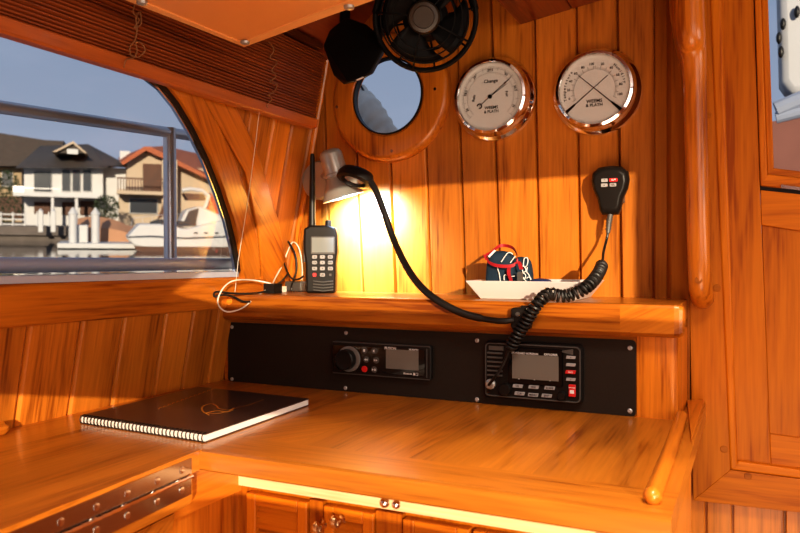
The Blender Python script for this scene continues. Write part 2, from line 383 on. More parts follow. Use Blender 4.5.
# ---- corner post, right bulkhead, door
b = MB(); b.box((XY(656, 1.2), 1.18, -0.3), (XY(668, 1.18), 1.21, 0.64), g='z', tone=0.55); b.box((XY(680, 1.19), 1.19, -0.3), (XY(715, 1.19), 1.21, 0.64), g='z', tone=0.3)
b.ext([(XY(666, 1.175), 1.21), (XY(666, 1.175), 1.18), (XY(668, 1.17)+0.004, 1.168), (XY(690, 1.17), 1.166), (XY(690, 1.17), 1.21)], 'z', -0.3, 0.64, g='z', tone=0.62)
struct(b.build('trim_6', DOORW, bevel=0.002), 'dark glossy corner post at the end of the bulkhead')
YD = 1.172
b = MB()
ypoly(b, [(684, -60), (708, -60), (730.5, 470), (693, 500.5)], YD, 0.04, g='z', tone=1.0)
ypoly(b, [(693, 500.5), (730.5, 470), (900, 492), (900, 524)], YD, 0.04, g='x', tone=1.1)
for u, v, r in ((701, 43, 3.2), (708, 115, 3.4), (717, 288, 3.6), (724, 449, 3.4), (748, 476, 3.4)):
    p = onY(u, v, YD); b.lathe([(r*1.12/732, -0.0004), (r*1.12/732, 0.001)], p, (0, -1, 0), 20, g='x', tone=0.8)
struct(b.build('trim_7', DOORW, bevel=0.0012), 'teak door casing with round plugs')
b = MB()
ypoly(b, [(707, -60), (719, -60), (738, 470), (730, 470)], YD-0.002, 0.03, g='z', tone=1.2)
ypoly(b, [(730, 470), (738, 461), (900, 484), (900, 492)], YD-0.002, 0.03, g='x', tone=1.25)
struct(b.build('trim_8', DOORW, bevel=0.003, seg=3), 'raised bead inside the door casing')
dr = thing('door_1', 'teak panelled cabin door with a window', None, onY(780, 470, 1.18)); struct(dr)
YP = 1.178
b = MB(); ypoly(b, [(717, -60), (751.5, -60), (760, 190), (771, 466), (737, 462)], YP, 0.03, g='z', tone=1.0); b.build('stile', DOORW, dr, bevel=0.001)
b = MB(); ypoly(b, [(760.5, 190), (900, 205), (900, 246), (761.5, 225)], YP, 0.03, g='x', tone=1.12); b.build('middle_rail', DOORW, dr, bevel=0.001)
b = MB(); ypoly(b, [(769.8, 434), (900, 452), (900, 484), (771, 465)], YP, 0.03, g='x', tone=1.12); b.build('bottom_rail', DOORW, dr, bevel=0.001)
b = MB(); ypoly(b, [(761.7, 225), (900, 246), (900, 452), (769.6, 434)], YP+0.004, 0.02, g='z', tone=0.98); b.build('lower_panel', DOORW, dr, bevel=0.001)
b = MB()
for q, g in (([(752.8, -60), (759, -60), (767.5, 178), (760.5, 185.5)], 'z'), ([(760.5, 185.5), (767.5, 174), (900, 190), (900, 200)], 'x')):
    ypoly(b, q, YP-0.002, 0.02, g=g, tone=1.2)
for q, g in (([(759, -60), (766, -60), (774, 170), (767.5, 178)], 'z'), ([(767.5, 176), (774, 168), (900, 183), (900, 190)], 'x')):
    ypoly(b, q, YP+0.003, 0.02, g=g, tone=1.1)
g_ = MB(); ypoly(g_, [(749, -60), (756, -60), (764, 186), (758, 192)], YP+0.010, 0.004); ypoly(g_, [(758, 183), (900, 197), (900, 208), (758, 193)], YP+0.010, 0.004); g_.build('door_gap', RUBBER, dr)
sash = b.build('window_sash', DOORW, dr, bevel=0.0015)
b = MB(); ypoly(b, [(763, -60), (900, -60), (900, 188), (770, 176)], YP+0.015, 0.003); b.build('pane', GLASSM, sash)
b = MB(); ypoly(b, [(781, 184.5), (806, 188), (806, 191), (781, 188)], YP-0.005, 0.004); b.build('hinge', STEEL, dr)
b = MB(); xs = [XY(u, 1.19) for u in (640, 676, 706, 732.5, 785, 840, 900)]
for x0, x1 in zip(xs[:-1], xs[1:]): plank(b, x0, x0, x1, x1, -0.3, -1.05, 1.19, g='z', tone=tn(1.15, 1.35), c=0.002)
xr = onY(900, 261, YD).x
b.box((xr, 1.18, -1.05), (1.9, 1.2, 0.64), g='z')
b.box((-0.078, 1.185, 0.55), (xr, 1.2, 0.64), g='z')
struct(b.build('wall_right_front', WALL), 'pale teak boards below and beyond the door')
# grab handle on the casing
gh = [onY(688, -40, 1.10), onY(690, 30, 1.10), onY(694, 60, 1.115), onY(696, 140, 1.12), onY(698, 220, 1.12), onY(700, 280, 1.125), onY(702, 296, 1.14), onY(703, 301, 1.17)]
b = MB(); P = smooth_path(gh, 5); b.tube(P, [0.0185 if i < 6 else 0.0185-0.004*min(1, (i-6)/6) for i in range(len(P)-3)]+[0.0135, 0.011, 0.007], 14, flat=1.1, g='z', tone=1.15)
b.tube([onY(684, -40, 1.14), onY(685, 10, 1.14), onY(688, 36, 1.135), onY(692, 62, 1.125), onY(695.5, 92, 1.118)], [0.022, 0.0215, 0.0205, 0.0175, 0.0125], 14, g='z', tone=1.0)
for u, v in ((684.6, 45), (698.5, 280)):
    p = onY(u, v, 1.1055 if v < 100 else 1.112); b.lathe([(0.005, 0), (0.005, 0.0015)], p, (0.05, -1, 0), 16, g='x', tone=0.75)
tag(b.build('grab_rail', TRIM), 'long vertical varnished teak grab rail on the door casing', 'grab rail')
# ---- aft and starboard sides, sole: the rest of the cabin, with unseen openings shaped to cast the sun patches
SUN = Vector((-0.55, 0.8, -0.16)).normalized()
b = MB(); b.box((-1.0, -1.03, -1.05), (1.9, -1.0, 0.66), g='x')
up_poly = [(0.48, 0.325), (0.575, 0.41), (0.631, 0.473), (0.737, 0.53), (0.86, 0.562), (1.01, 0.58), (1.37, 0.585), (1.37, 0.325)]
def cutaft(m):
    m.ext(up_poly, 'y', -1.1, -0.9)
    m.box((0.0, -1.1, 0.055), (1.38, -0.9, 0.162))
struct(b.build('wall_back', WALL, cut=cutaft), 'aft cabin wall with openings cut to shape the sunlight')
b = MB(); b.box((1.9, -1.0, -1.05), (1.93, 1.2, 0.66), g='y'); struct(b.build('wall_right', WALL), 'starboard cabin side')
b = MB(); b.box((-1.0, -1.0, -1.08), (1.9, 1.2, -1.05), g='y'); struct(b.build('floor', SOLE), 'cabin sole')

# ================================================================== PORTHOLE
ph = thing('window_2', 'round porthole in a wide teak ring', None, (PC.x, 1.19, PC.z-0.12)); struct(ph)
b = MB(); o = (PC.x, 1.2, PC.z)
RO = 0.118
b.lathe([(PR, -0.0), (PR, 0.016), (PR+0.004, 0.019), (RO-0.012, 0.019), (RO-0.004, 0.014), (RO, 0.008), (RO, 0.0), (PR, 0)], o, (0, -1, 0), 72, cap=(False, False), g='z', tone=1.0)
b.build('wooden_ring', TRIM, ph)
b = MB(); b.lathe([(PR, 0.006), (PR, 0.0195), (PR-0.0025, 0.0195), (PR-0.0025, 0.006), (PR, 0.006)], o, (0, -1, 0), 72, cap=(False, False)); b.build('seal', RUBBER, ph)
b = MB(); b.lathe([(PR-0.0015, 0.010), (PR-0.0015, 0.012)], o, (0, -1, 0), 64); b.build('pane', GLASSM, ph)
for u, v in ((337, 107), (435, 89), (392, 151)):
    b = MB(); p = onY(u, v, 1.181); b.lathe([(0.003, 0), (0.0026, 0.001)], p, (0, -1, 0), 14); b.build('screw', BRASS, ph)

# ================================================================== BAMBOO BLIND
BO = 0.016
bl = thing('bamboo_blind', 'gathered reddish bamboo roller blind above the side window', 'blind', LP(0.5, 0.25, BO))
y0b, y1b = -0.5, 1.150
zb0, zb1 = 0.266, 0.381
b = MB(); nsl = 24; dz = (zb1-zb0)/nsl
prof = [(0.0, zb0)]
for i in range(nsl):
    z = zb0+i*dz; w = 0.012+0.002*rnd.random(); prof += [(w-0.004, z+dz*0.08), (w, z+dz*0.35), (w, z+dz*0.7), (w-0.004, z+dz*0.95)]
prof += [(0.0, zb1)]
def fall(y, z):     # the gathered slats sag a little towards the middle of the boat
    return LP(y, z, BO)
b.prism([fall(y0b, z)+Vector((w, 0, 0)) for w, z in prof], [fall(y1b, z)+Vector((w, 0, 0)) for w, z in prof], g='y')
b.build('slats', BLINDM, bl, angle=20)
b = MB(); rp = [(0.0, 0.2475), (0.014, 0.2475), (0.017, 0.250), (0.017, 0.2635), (0.014, 0.266), (0.0, 0.266)]
b.prism([LP(y0b, z, BO)+Vector((w, 0, 0)) for w, z in rp], [LP(y1b+0.004, z, BO)+Vector((w, 0, 0)) for w, z in rp], g='y', tone=1.0); b.build('bottom_rail', BLINDR, bl)
b = MB(); b.box((LX(0.4), y0b, 0.381), (LX(0.4)+0.03, y1b-0.02, 0.392), g='y', tone=0.4); b.build('head_rail', BLINDM, bl)
def curl(us, seed):
    r = random.Random(seed); pts = []
    for (u, v) in us: pts.append(onL(u, v, BO+0.020+0.004*r.random()))
    return smooth_path(pts, 6)
cord_a = [(136, 2), (133, 12), (139, 20), (134, 28), (141, 24), (140, 12), (136, 18), (137, 30), (135, 40), (130, 47), (131, 55), (138, 57), (145, 51), (142, 44), (136, 42), (137, 52), (133, 58), (126, 60), (124, 68)]
cord_b = [(269, 42), (274, 50), (270, 58), (277, 62), (272, 70), (276, 76), (270, 82), (277, 84), (274, 92), (268, 95), (272, 99), (267, 105), (268, 108)]
b = MB(); b.tube(curl(cord_a, 1), 0.0009, 6); b.build('cord', CORDM, bl)
b = MB(); b.tube(curl(cord_b, 2), 0.0009, 6); b.build('cord', CORDM, bl)
b = MB(); b.tube([onL(260, 106, 0.03), onL(256, 140, 0.02), onL(248, 200, 0.014), onL(238, 262, 0.012), onL(235, 292, 0.02)], 0.0005, 6); b.build('pull_thread', WHITEC, bl)

# ================================================================== HEADLINER PANEL
ZP = 0.30
c0 = onZ(244.5, 46, ZP); c1 = onZ(376, 0, ZP); c2 = onZ(124, 0, ZP)
cp = thing('headliner_panel', 'orange tan vinyl headliner panel with snap studs under the cabin top', 'headliner', (c0.x+0.1, c0.y-0.2, ZP))
dE = (c1-c0).normalized(); dL = (c2-c0).normalized()
q = [c0, c0+dE*0.5, c0+dE*0.5+dL*0.75, c0+dL*0.75]
b = MB()
# slightly sagging edges
def edge(a, c, sag, n=8):
    m = (a+c)/2; return [a+(c-a)*(i/n)+Vector((0, 0, 0))-((m-(q[0]+q[2])/2).normalized()*sag*math.sin(math.pi*i/n)) for i in range(n)]
loop = edge(q[0], q[1], 0.004)+edge(q[1], q[2], 0)+edge(q[2], q[3], 0)+edge(q[3], q[0], 0.006)
b.prism(loop, [p+Vector((0, 0, 0.006)) for p in loop]); b.build('vinyl_sheet', CANVAS, cp, bevel=0.0015)
cen = (q[0]+q[2])/2
def inset(p, d):
    return p+(cen-p).normalized()*d
b = MB(); lo_ = [inset(p, 0.001)+Vector((0, 0, -0.0018)) for p in loop]; li_ = [inset(p, 0.020)+Vector((0, 0, -0.0018)) for p in loop]; n = len(loop)
for i in range(n):
    j = (i+1) % n; Q = [lo_[i], lo_[j], li_[j], li_[i]]; b.prism(Q, [p+Vector((0, 0, 0.002)) for p in Q])
b.build('hem', CANVHEM, cp)
for u, v in ((245, 41.5), (142, 1.5), (349, 6)):
    p = onZ(u, v, ZP-0.002); b = MB(); b.lathe([(0.0065, 0), (0.006, 0.003), (0.003, 0.0042), (0.001, 0.0042)], p, (0, 0, -1), 20); b.build('snap_stud', NICKEL, cp)
b = MB(); b.box((cen.x-0.01, cen.y-0.1, ZP+0.006), (cen.x+0.01, cen.y+0.1, 0.645)); b.build('hanger', REDW, cp)

# ================================================================== CONSOLE SHELF
XL = -0.815; XR = -0.083
cs = thing('console_shelf', 'teak console shelf running along the forward bulkhead behind the desk', 'shelf', (-0.45, 1.1, -0.212))
b = MB(); b.box((-0.84, 1.0385, -0.212), (XY(640, 1.038), 1.06, -0.09), g='x', tone=0.9); b.build('face_board', TRIM, cs)
b = MB(); x0 = XY(637, 1.036)
b.ext([(x0, 1.037), (XR-0.012, 1.037), (XR-0.004, 1.041), (XR, 1.050), (XR, 1.17), (x0, 1.17)], 'z', -0.212, -0.098, g='z', tone=1.35); b.build('end_block', TRIM, cs)
b = MB(); b.box((LX(-0.06), 1.03, -0.085), (XR, 1.2, -0.0575), g='x', tone=1.0); b.build('shelf_board', DESK, cs)
b = MB()
pr = [(1.035, -0.1005), (1.016, -0.1005), (1.010, -0.095), (1.010, -0.064), (1.014, -0.058), (1.022, -0.0565), (1.035, -0.0572)]
xs = [-0.822, XY(620, 1.01)]
b.ext(pr, 'x', *xs, g='x', tone=0.74)
xe = XY(684, 1.01)
b.ext(pr, 'x', xs[1], xe-0.012, g=Vector((1, 0, 0.5)), tone=0.85)
pr2 = [(y, z) for y, z in pr]; cyz = Vector((1.035, -0.078))
off = Vector((3, 3, 3)); prevx = xe-0.012; prevp = pr
for k_, (dx, sc_) in enumerate(((0.006, 0.97), (0.010, 0.86), (0.012, 0.6))):
    np_ = [(cyz.x+(y-cyz.x)*sc_, cyz.y+(z-cyz.y)*(sc_ if sc_ > .9 else sc_*1.02)) for y, z in pr]
    b.prism([(prevx, y, z) for y, z in prevp], [(xe-0.012+dx, y, z) for y, z in np_], g=Vector((1, 0, 0.5)), tone=0.85, off=off); prevx = xe-0.012+dx; prevp = np_
b.box((XL, 1.02, -0.100), (XR, 1.037, -0.0575+0.0002), g='x', tone=0.95)
b.build('nosing', TRIM, cs)
b = MB(); p = onY(229, 301, 1.0098); b.lathe([(0.0068, 0), (0.0062, 0.0012)], p, (0, -1, 0), 20, g='x', tone=1.9); b.build('wood_plug', TRIM, cs)

# ---- black instrument panel
YF = 1.036
xa, xb_ = XY(228, YF), XY(636, YF); za, zb_ = -0.2118, -0.1078
pn = thing('instrument_panel', 'long matt black instrument panel set into the console above the desk', 'panel', ((xa+xb_)/2, YF, za))
def rrect(x0, z0, x1, z1, r, n=5):
    pts = []
    for cx, cz, a0 in ((x1-r, z1-r, 0), (x0+r, z1-r, 90), (x0+r, z0+r, 180), (x1-r, z0+r, 270)):
        for i in range(n+1):
            a = math.radians(a0+90*i/n); pts.append((cx+r*math.cos(a), cz+r*math.sin(a)))
    return pts
b = MB(); b.ext(rrect(xa, za, xb_, zb_, 0.006), 'y', YF-0.0, YF+0.0025); b.build('face_plate', PANELM, pn)
for u, v in ((232, 327), (232, 379), (346, 333), (345.5, 388), (477, 340.5), (477, 399.5), (630, 348), (630, 411)):
    p = onY(u, v, YF); b = MB(); b.lathe([(0.0034, 0), (0.0032, 0.0008), (0.0018, 0.0016), (0.001, 0.0012)], p, (0, -1, 0), 16); b.build('screw', SCREWM, pn)

def FM(x, y, z): return frame((x, y, z), (1, 0, 0), (0, 0, 1))   # local x right, y up, z towards the viewer (-Y)
# ---- marine stereo
sx0, sx1 = XY(331, YF), XY(431.5, YF); sz0 = ZY(331, 372.5, YF); sz1 = ZY(331, 339.5, YF)
sz0 = ZY(331.6, 373, YF-0.01); sz1 = ZY(331.6, 341, YF-0.01); sx0, sx1 = XY(331.6, YF-0.010), XY(431, YF-0.010)
st = thing('marine_stereo', 'black marine stereo with a round dial at the left of the instrument panel', 'stereo', ((sx0+sx1)/2, YF, sz0))
SW, SH = sx1-sx0, sz1-sz0
M = FM(sx0, YF, sz0)
b = MB(M); b.prism([(x, y, 0) for x, y in rrect(0, 0, SW, SH, 0.004)], [(x, y, 0.010) for x, y in rrect(0, 0, SW, SH, 0.004)]); b.build('body', BLACK, st, bevel=0.002)
b = MB(M); b.prism([(x, y, 0.010) for x, y in rrect(0.004, 0.006, SW-0.010, SH-0.006, 0.003)], [(x, y, 0.0112) for x, y in rrect(0.004, 0.006, SW-0.010, SH-0.006, 0.003)]); b.build('gloss_face', plain('gloss black', (0.006, 0.005, 0.005), 0.12, coat=0.5), st)
b = MB(M)
b.tube([(0.002, SH-0.001, 0.009), (SW-0.002, SH-0.001, 0.009)], 0.0012, 6); b.tube([(0.002, 0.001, 0.009), (SW-0.002, 0.001, 0.009)], 0.0012, 6); b.tube([(SW-0.007, 0.004, 0.010), (SW-0.007, SH-0.004, 0.010)], 0.0008, 6)
b.build('edge_trim', DKGREY, st)
def sp(cx, cy):  # crop px (310..460 x 320..420 at 5.33) -> local x,y on the panel
    p = onY(310+cx/5.333, 320+cy/5.333, YF-0.0125); return p.x-sx0, p.z-sz0
kx, ky = sp(207, 208)
b = MB(M); b.lathe([(0.0205, 0.0112), (0.0205, 0.014), (0.019, 0.015)], (kx, ky, 0), (0, 0, 1), 36); kb = b.build('dial_ring', plain('grey dial ring', (0.17, 0.16, 0.15), 0.35), st)
b = MB(M); b.lathe([(0.0165, 0.014), (0.0160, 0.026), (0.0145, 0.0275), (0.012, 0.0265), (0.005, 0.026)], (kx-0.0015, ky, 0), (0, 0, 1), 36); b.build('dial', BLACK, kb)
for i, (cx, cy) in enumerate(((290, 162), (343, 165), (299, 211), (351, 215), (289, 262), (341, 265))):
    x, y = sp(cx, cy); b = MB(M); b.lathe([(0.0052, 0.0112), (0.0048, 0.0128), (0.002, 0.013)], (x, y, 0), (0, 0, 1), 18)
    kk = b.build('button', REDK if i == 4 else DKGREY, st); kk['label'] = 'red power button' if i == 4 else 'dark round button'
    b = MB(M); T = M
    if i == 0: b.prism([(x-.0016, y-.0022, .0131), (x+.0016, y-.0022, .0131), (x+.0016, y+.0022, .0131), (x-.0016, y+.0022, .0131)], [(x-.0016, y-.0022, .0134), (x+.0016, y-.0022, .0134), (x+.0016, y+.0022, .0134), (x-.0016, y+.0022, .0134)])
    if i == 1: b.prism([(x-.0024, y, .0131), (x+.0004, y-.0026, .0131), (x+.0004, y+.0026, .0131)], [(x-.0024, y, .0134), (x+.0004, y-.0026, .0134), (x+.0004, y+.0026, .0134)])
    if i in (2, 3):
        s_ = -1 if i == 2 else 1
        for dx in (-0.0016, 0.0016):
            t_ = [(x+dx+s_*0.0016, y, 0), (x+dx-s_*0.0014, y-0.0018, 0), (x+dx-s_*0.0014, y+0.0018, 0)]
            b.prism([(a, c, .0131) for a, c, _ in t_], [(a, c, .0134) for a, c, _ in t_])
    if i == 5:
        for t_ in ([(x-.003, y-.0018), (x, y), (x-.003, y+.0018)], [(x+.001, y-.0018), (x+.002, y-.0018), (x+.002, y+.0018), (x+.001, y+.0018)], [(x+.003, y-.0018), (x+.004, y-.0018), (x+.004, y+.0018), (x+.003, y+.0018)]):
            b.prism([(a, c, .0131) for a, c in t_], [(a, c, .0134) for a, c in t_])
    if b.v: b.build('symbol', WHITEM, kk)
xA, yA = sp(403, 258); xB, yB = sp(577, 170)
b = MB(M); b.box((xA, yA, 0.0112), (xB, yB+0.0015, 0.0118)); b.build('screen', LCD, st)
b = MB(); x, y = sp(427, 151)
b.text('FUSION', 0.0058, M @ Matrix.Translation((x, y-0.0002, 0.0115))); b.build('lettering', WHITEM, st); x, y = sp(551, 159); b = MB(); b.text('MS-RA70N', 0.0034, M @ Matrix.Translation((x, y, 0.0115))); b.build('lettering', WHITEM, st)
x, y = sp(520, 287); b = MB(); b.text('Bluetooth', 0.0036, M @ Matrix.Translation((x, y, 0.0115))); b.build('lettering', WHITEM, st); x, y = sp(562, 290); b = MB()
b.M = M; b.prism([(x-.004, y-.002, .0113), (x-.001, y-.002, .0113), (x-.001, y+.002, .0113), (x-.004, y+.002, .0113)], [(x-.004, y-.002, .0116), (x-.001, y-.002, .0116), (x-.001, y+.002, .0116), (x-.004, y+.002, .0116)])
b.box((x, y-.002, .0113), (x+.004, y-.0014, .0116)); b.box((x+.0034, y-.002, .0113), (x+.004, y+.002, .0116)); b.box((x, y+.0014, .0113), (x+.004, y+.002, .0116))
b.build('status_icon', WHITEM, st)

# ---- fixed VHF radio
vx0, vx1 = XY(486.5, YF), XY(584, YF); vz1 = ZY(486.5, 340, YF); vz0 = ZY(486.5, 395.5, YF)
vr = thing('marine_radio', 'black fixed marine radio with red buttons at the right of the instrument panel', 'radio', ((vx0+vx1)/2, YF, vz0))
VW, VH = vx1-vx0, vz1-vz0; M = FM(vx0, YF, vz0)
def rp(cx, cy):   # crop px (480..590 x 335..405 at 7.27)
    p = onY(480+cx/7.27, 335+cy/7.27, YF-0.012); return p.x-vx0, p.z-vz0
b = MB(M); R1 = rrect(0, 0, VW, VH, 0.007); R2 = rrect(0.002, 0.002, VW-0.002, VH-0.002, 0.006)
b.prism([(x, y, 0) for x, y in R1], [(x, y, 0.008) for x, y in R1]); b.prism([(x, y, 0.008) for x, y in R1], [(x, y, 0.012) for x, y in R2]); b.build('body', BLACK, vr)
b = MB(M); b.tube([(x, y, 0.0125) for x, y in rrect(0.003, 0.003, VW-0.003, VH-0.003, 0.006)], 0.0011, 6, closed=True); b.build('edge_trim', DKGREY, vr)
xA, yA = rp(205, 350); xB, yB = rp(605, 105)
b = MB(M); b.prism([(x, y, 0.012) for x, y in rrect(xA, yA, xB, yB, 0.003)], [(x, y, 0.0145) for x, y in rrect(xA+.001, yA+.001, xB-.001, yB-.001, 0.002)]); b.build('screen_bezel', plain('gloss black 2', (0.006, 0.005, 0.005), 0.15), vr)
xA, yA = rp(238, 312); xB, yB = rp(575, 165)
b = MB(M); b.box((xA, yA, 0.0145), (xB, yB+0.002, 0.0150)); b.build('screen', LCD, vr)
b = MB(); x, y = rp(330, 133); b.text('STANDARD HORIZON', 0.0038, M @ Matrix.Translation((x, y, 0.0148))); b.build('lettering', WHITEM, vr); x, y = rp(518, 142); b = MB(); b.text('EXPLORER', 0.0040, M @ Matrix.Translation((x, y, 0.0148)))
b.build('lettering', WHITEM, vr)
for cx, cy in ((287, 316), (400, 323), (513, 330)):
    x, y = rp(cx, cy); b = MB(M); b.lathe([(0.0009, 0.0145), (0.0008, 0.0150)], (x, y, 0), (0, 0, 1), 10); b.build('screen_mark', WHITEM, vr)
b = MB(M)
for i in range(6):
    x0_, y0_ = rp(55, 125+i*32); x1_, y1_ = rp(165, 137+i*31); b.box((x0_, y0_-0.0016, 0.012), (x1_, y0_+0.0008, 0.0155))
b.build('speaker_grille', DKGREY, vr, bevel=0.0004)
def key(cx, cy, w, h, mat, txt, nm='button'):
    x, y = rp(cx, cy); s_ = h*0.25; P_ = [(x-w/2, y-h/2), (x+w/2-s_, y-h/2), (x+w/2, y+h/2), (x-w/2+s_, y+h/2)]
    b = MB(M); b.prism([(a, c, 0.0118) for a, c in P_], [(a, c, 0.0148) for a, c in P_]); kk = b.build(nm, mat, vr, bevel=0.0004)
    if txt:
        b = MB(); b.text(txt, h*0.8, M @ Matrix.Translation((x, y, 0.0151))); b.build('symbol', WHITEM if mat is REDK else INK, kk)
for cx, cy, tx in ((277, 370, 'H/L'), (392, 377, 'WX'), (508, 384, 'SCAN'), (290, 424, 'CLR'), (388, 434, 'MENU'), (487, 440, 'ENT')): key(cx, cy, 0.0155, 0.0048, GREYB, tx)
key(662, 162, 0.0135, 0.0042, GREYB, '+'); key(662, 216, 0.0135, 0.0042, GREYB, '-'); key(660, 268, 0.0150, 0.0050, REDK, '16/S'); key(662, 322, 0.0135, 0.0042, GREYB, 'o')
x, y = rp(672, 403); b = MB(M); b.box((x-0.0048, y-0.0085, 0.0118), (x+0.0048, y+0.0085, 0.0150)); kk = b.build('distress_cover', REDK, vr, bevel=0.0008)
b = MB(); b.text('DISTRESS', 0.0022, M @ Matrix.Translation((x, y+0.004, 0.0152))); b.M = M; b.box((x-.003, y-.004, .0150), (x+.003, y+.001, .0153)); b.build('symbol', WHITEM, kk)
for cx, cy, r in ((188, 392, 0.0095), (600, 440, 0.006)):
    x, y = rp(cx, cy); b = MB(M); b.lathe([(r, 0.0118), (r*0.92, 0.019), (r*0.8, 0.0205), (r*0.3, 0.0205)], (x, y, 0), (0, 0, 1), 24); b.build('knob', BLACK, vr)
b = MB(M); x, y = rp(615, 120); b.prism([(x-.008, y, .012), (x+.012, y-.004, .012), (x+.012, y+.004, .012)], [(x-.008, y, .0145), (x+.012, y-.004, .0145), (x+.012, y+.004, .0145)])
b.build('corner_inlay', DKGREY, vr); b = MB(M); x, y = rp(125, 95); b.box((x-0.012, y-0.003, 0.012), (x+0.010, y+0.003, 0.0145)); b.build('corner_inlay', DKGREY, vr)
jx, jy = rp(80, 355)
b = MB(M); b.lathe([(0.0075, 0.0118), (0.0075, 0.0165), (0.005, 0.018), (0.005, 0.021), (0.0035, 0.0215)], (jx, jy, 0), (0, 0, 1), 22); b.build('cord_jack', NICKEL, vr)

# ================================================================== CHART DESK
ZT = -0.212; TH = 0.0225
dk = thing('chart_desk', 'L-shaped varnished teak chart desk top under the instrument console', 'desk', (-0.45, 0.84, ZT-TH))
def SX(y): return -0.556+(0.643-y)*0.091
b = MB(); XI = -0.556; XE = -0.058; YFr = 0.643
def desk_board(x0, y0, x1, y1, g, tone): b.box((x0, y0, ZT-TH), (x1, y1, ZT), g=g, tone=tone)
pr = [(0.715, ZT-TH), (YFr+0.002, ZT-TH), (YFr, ZT-TH+0.002), (YFr, ZT-0.0055), (YFr+0.0018, ZT-0.0015), (YFr+0.006, ZT), (0.715, ZT)]
b.ext([(p[0] if p[0] < 0.7 else 0.6505, p[1]) for p in pr], 'x', XI, XE, g='x', tone=0.68)  # front strip toned darker to paint in a shaded desk edge
b.box((XI, 0.6505, ZT-TH), (XE, 0.715, ZT), g='x', tone=0.98)
xs = [XI, -0.475, -0.405, -0.33, -0.265, -0.195, -0.128, XE]
for i, (x0, x1) in enumerate(zip(xs[:-1], xs[1:])): desk_board(x0, 0.715, x1, 1.19 if i == 6 else 1.037, 'y' if i else Vector((0.6, 1, 0)), (1.08, 0.97, 1.05, 0.92, 1.03, 0.85, 0.9)[i])
b.prism([(-0.60, -0.6, ZT-TH), (SX(-0.6), -0.6, ZT-TH), (XI, 0.643, ZT-TH), (XI, 1.037, ZT-TH), (-0.60, 1.037, ZT-TH)], [(-0.60, -0.6, ZT), (SX(-0.6), -0.6, ZT), (XI, 0.643, ZT), (XI, 1.037, ZT), (-0.60, 1.037, ZT)], g='y', tone=1.05)
for i, (x0, x1) in enumerate(((-0.85, -0.76), (-0.76, -0.68), (-0.68, -0.60))): desk_board(x0, -0.6, x1, 1.037, 'y', (0.97, 1.04, 0.94, 1.05)[i])
b.build('desk_top', DESK, dk)
# raised end rail (fiddle)
b = MB(); pf = []
P = [(-0.0765, 0.676), (-0.0768, 0.72), (-0.0785, 0.9), (-0.081, 1.035)]
b.tube([(x, y, ZT+0.008) for x, y in smooth_path([(a, c, 0) for a, c in P], 6) for _ in (0,)] if False else [(p.x, p.y, ZT+0.006) for p in smooth_path([(a, c, 0) for a, c in P], 6)], 0.0075, 14, flat=1.1, g='y', tone=1.0)
b.ball((-0.0765, 0.676, ZT+0.006), (0.0082, 0.010, 0.0082), g='y', tone=1.05)
b.build('fiddle_rail', TRIM, dk)
b = MB(); A = [onZ(u, v, ZT) for u, v in ((687, 404), (704.5, 403.5), (691.5, 444))]; b.prism(A, [p+Vector((0, 0, 0.006)) for p in A], g='y', tone=1.2); b.build('corner_wedge', TRIM, dk, bevel=0.001)
b = MB(); pz = onZ(8, 431, ZT+0.006)
b.tube([(pz.x-0.012, pz.y-0.1, ZT+0.008), (pz.x-0.012, pz.y, ZT+0.008), (pz.x-0.012, pz.y+0.008, ZT+0.006)], [0.009, 0.009, 0.004], 12, g='y'); b.build('fiddle_rail', TRIM, dk)
# drop leaf under the hinge
lf = thing('drop_leaf', 'thick teak folding leaf edge hanging from the piano hinge', 'table leaf', (-0.55, 0.3, -0.275))
def skew(mb, prof, y0, y1, **k): return mb.prism([(SX(y0)+x, y0, z) for x, z in prof], [(SX(y1)+x, y1, z) for x, z in prof], **k)
b = MB(); skew(b, [(-0.045, -0.2355), (-0.001, -0.2355), (-0.001, -0.262), (-0.005, -0.270), (-0.015, -0.274), (-0.045, -0.274)], -0.6, 0.632, g='y', tone=0.95); b.build('leaf_board', DESK, lf)
b = MB(); skew(b, [(-0.045, -0.275), (-0.012, -0.275), (-0.016, -0.294), (-0.026, -0.299), (-0.045, -0.299)], -0.6, 0.615, g=Vector((0.3, 1, 0.6)), tone=0.9); b.build('lower_batten', DESK, lf)
hg = thing('piano_hinge', 'long polished steel piano hinge along the edge of the desk', 'hinge', (-0.53, 0.3, -0.25))
b = MB(); skew(b, [(-0.0005, -0.2345), (0.0012, -0.2345), (0.0012, -0.2165), (-0.0005, -0.2165)], -0.55, 0.628); b.build('upper_leaf', HINGEM, hg)
b = MB(); skew(b, [(-0.0012, -0.2565), (0.0008, -0.2565), (0.0008, -0.2375), (-0.0012, -0.2375)], -0.55, 0.628); b.build('lower_leaf', HINGEM, hg)
b = MB(); n = 95
for i in range(n):
    y = -0.55+i*1.178/n; b.tube([(SX(y)+0.002, y, -0.236), (SX(y)+0.002, y+1.178/n-0.0012, -0.236)], 0.0024, 8)
b.build('knuckles', CHROME, hg)
for u in (183, 156, 123, 89, 50, 10):
    yy = onX(u, 500, -0.55).y
    for z, r in ((-0.2255, 0.0040), (-0.247, 0.0040)):
        b = MB(); b.lathe([(r, 0), (r*0.9, 0.0009), (r*0.4, 0.0013)], (SX(yy)+0.0010, yy, z), (1, 0, 0), 14); b.build('screw', STEEL, hg)

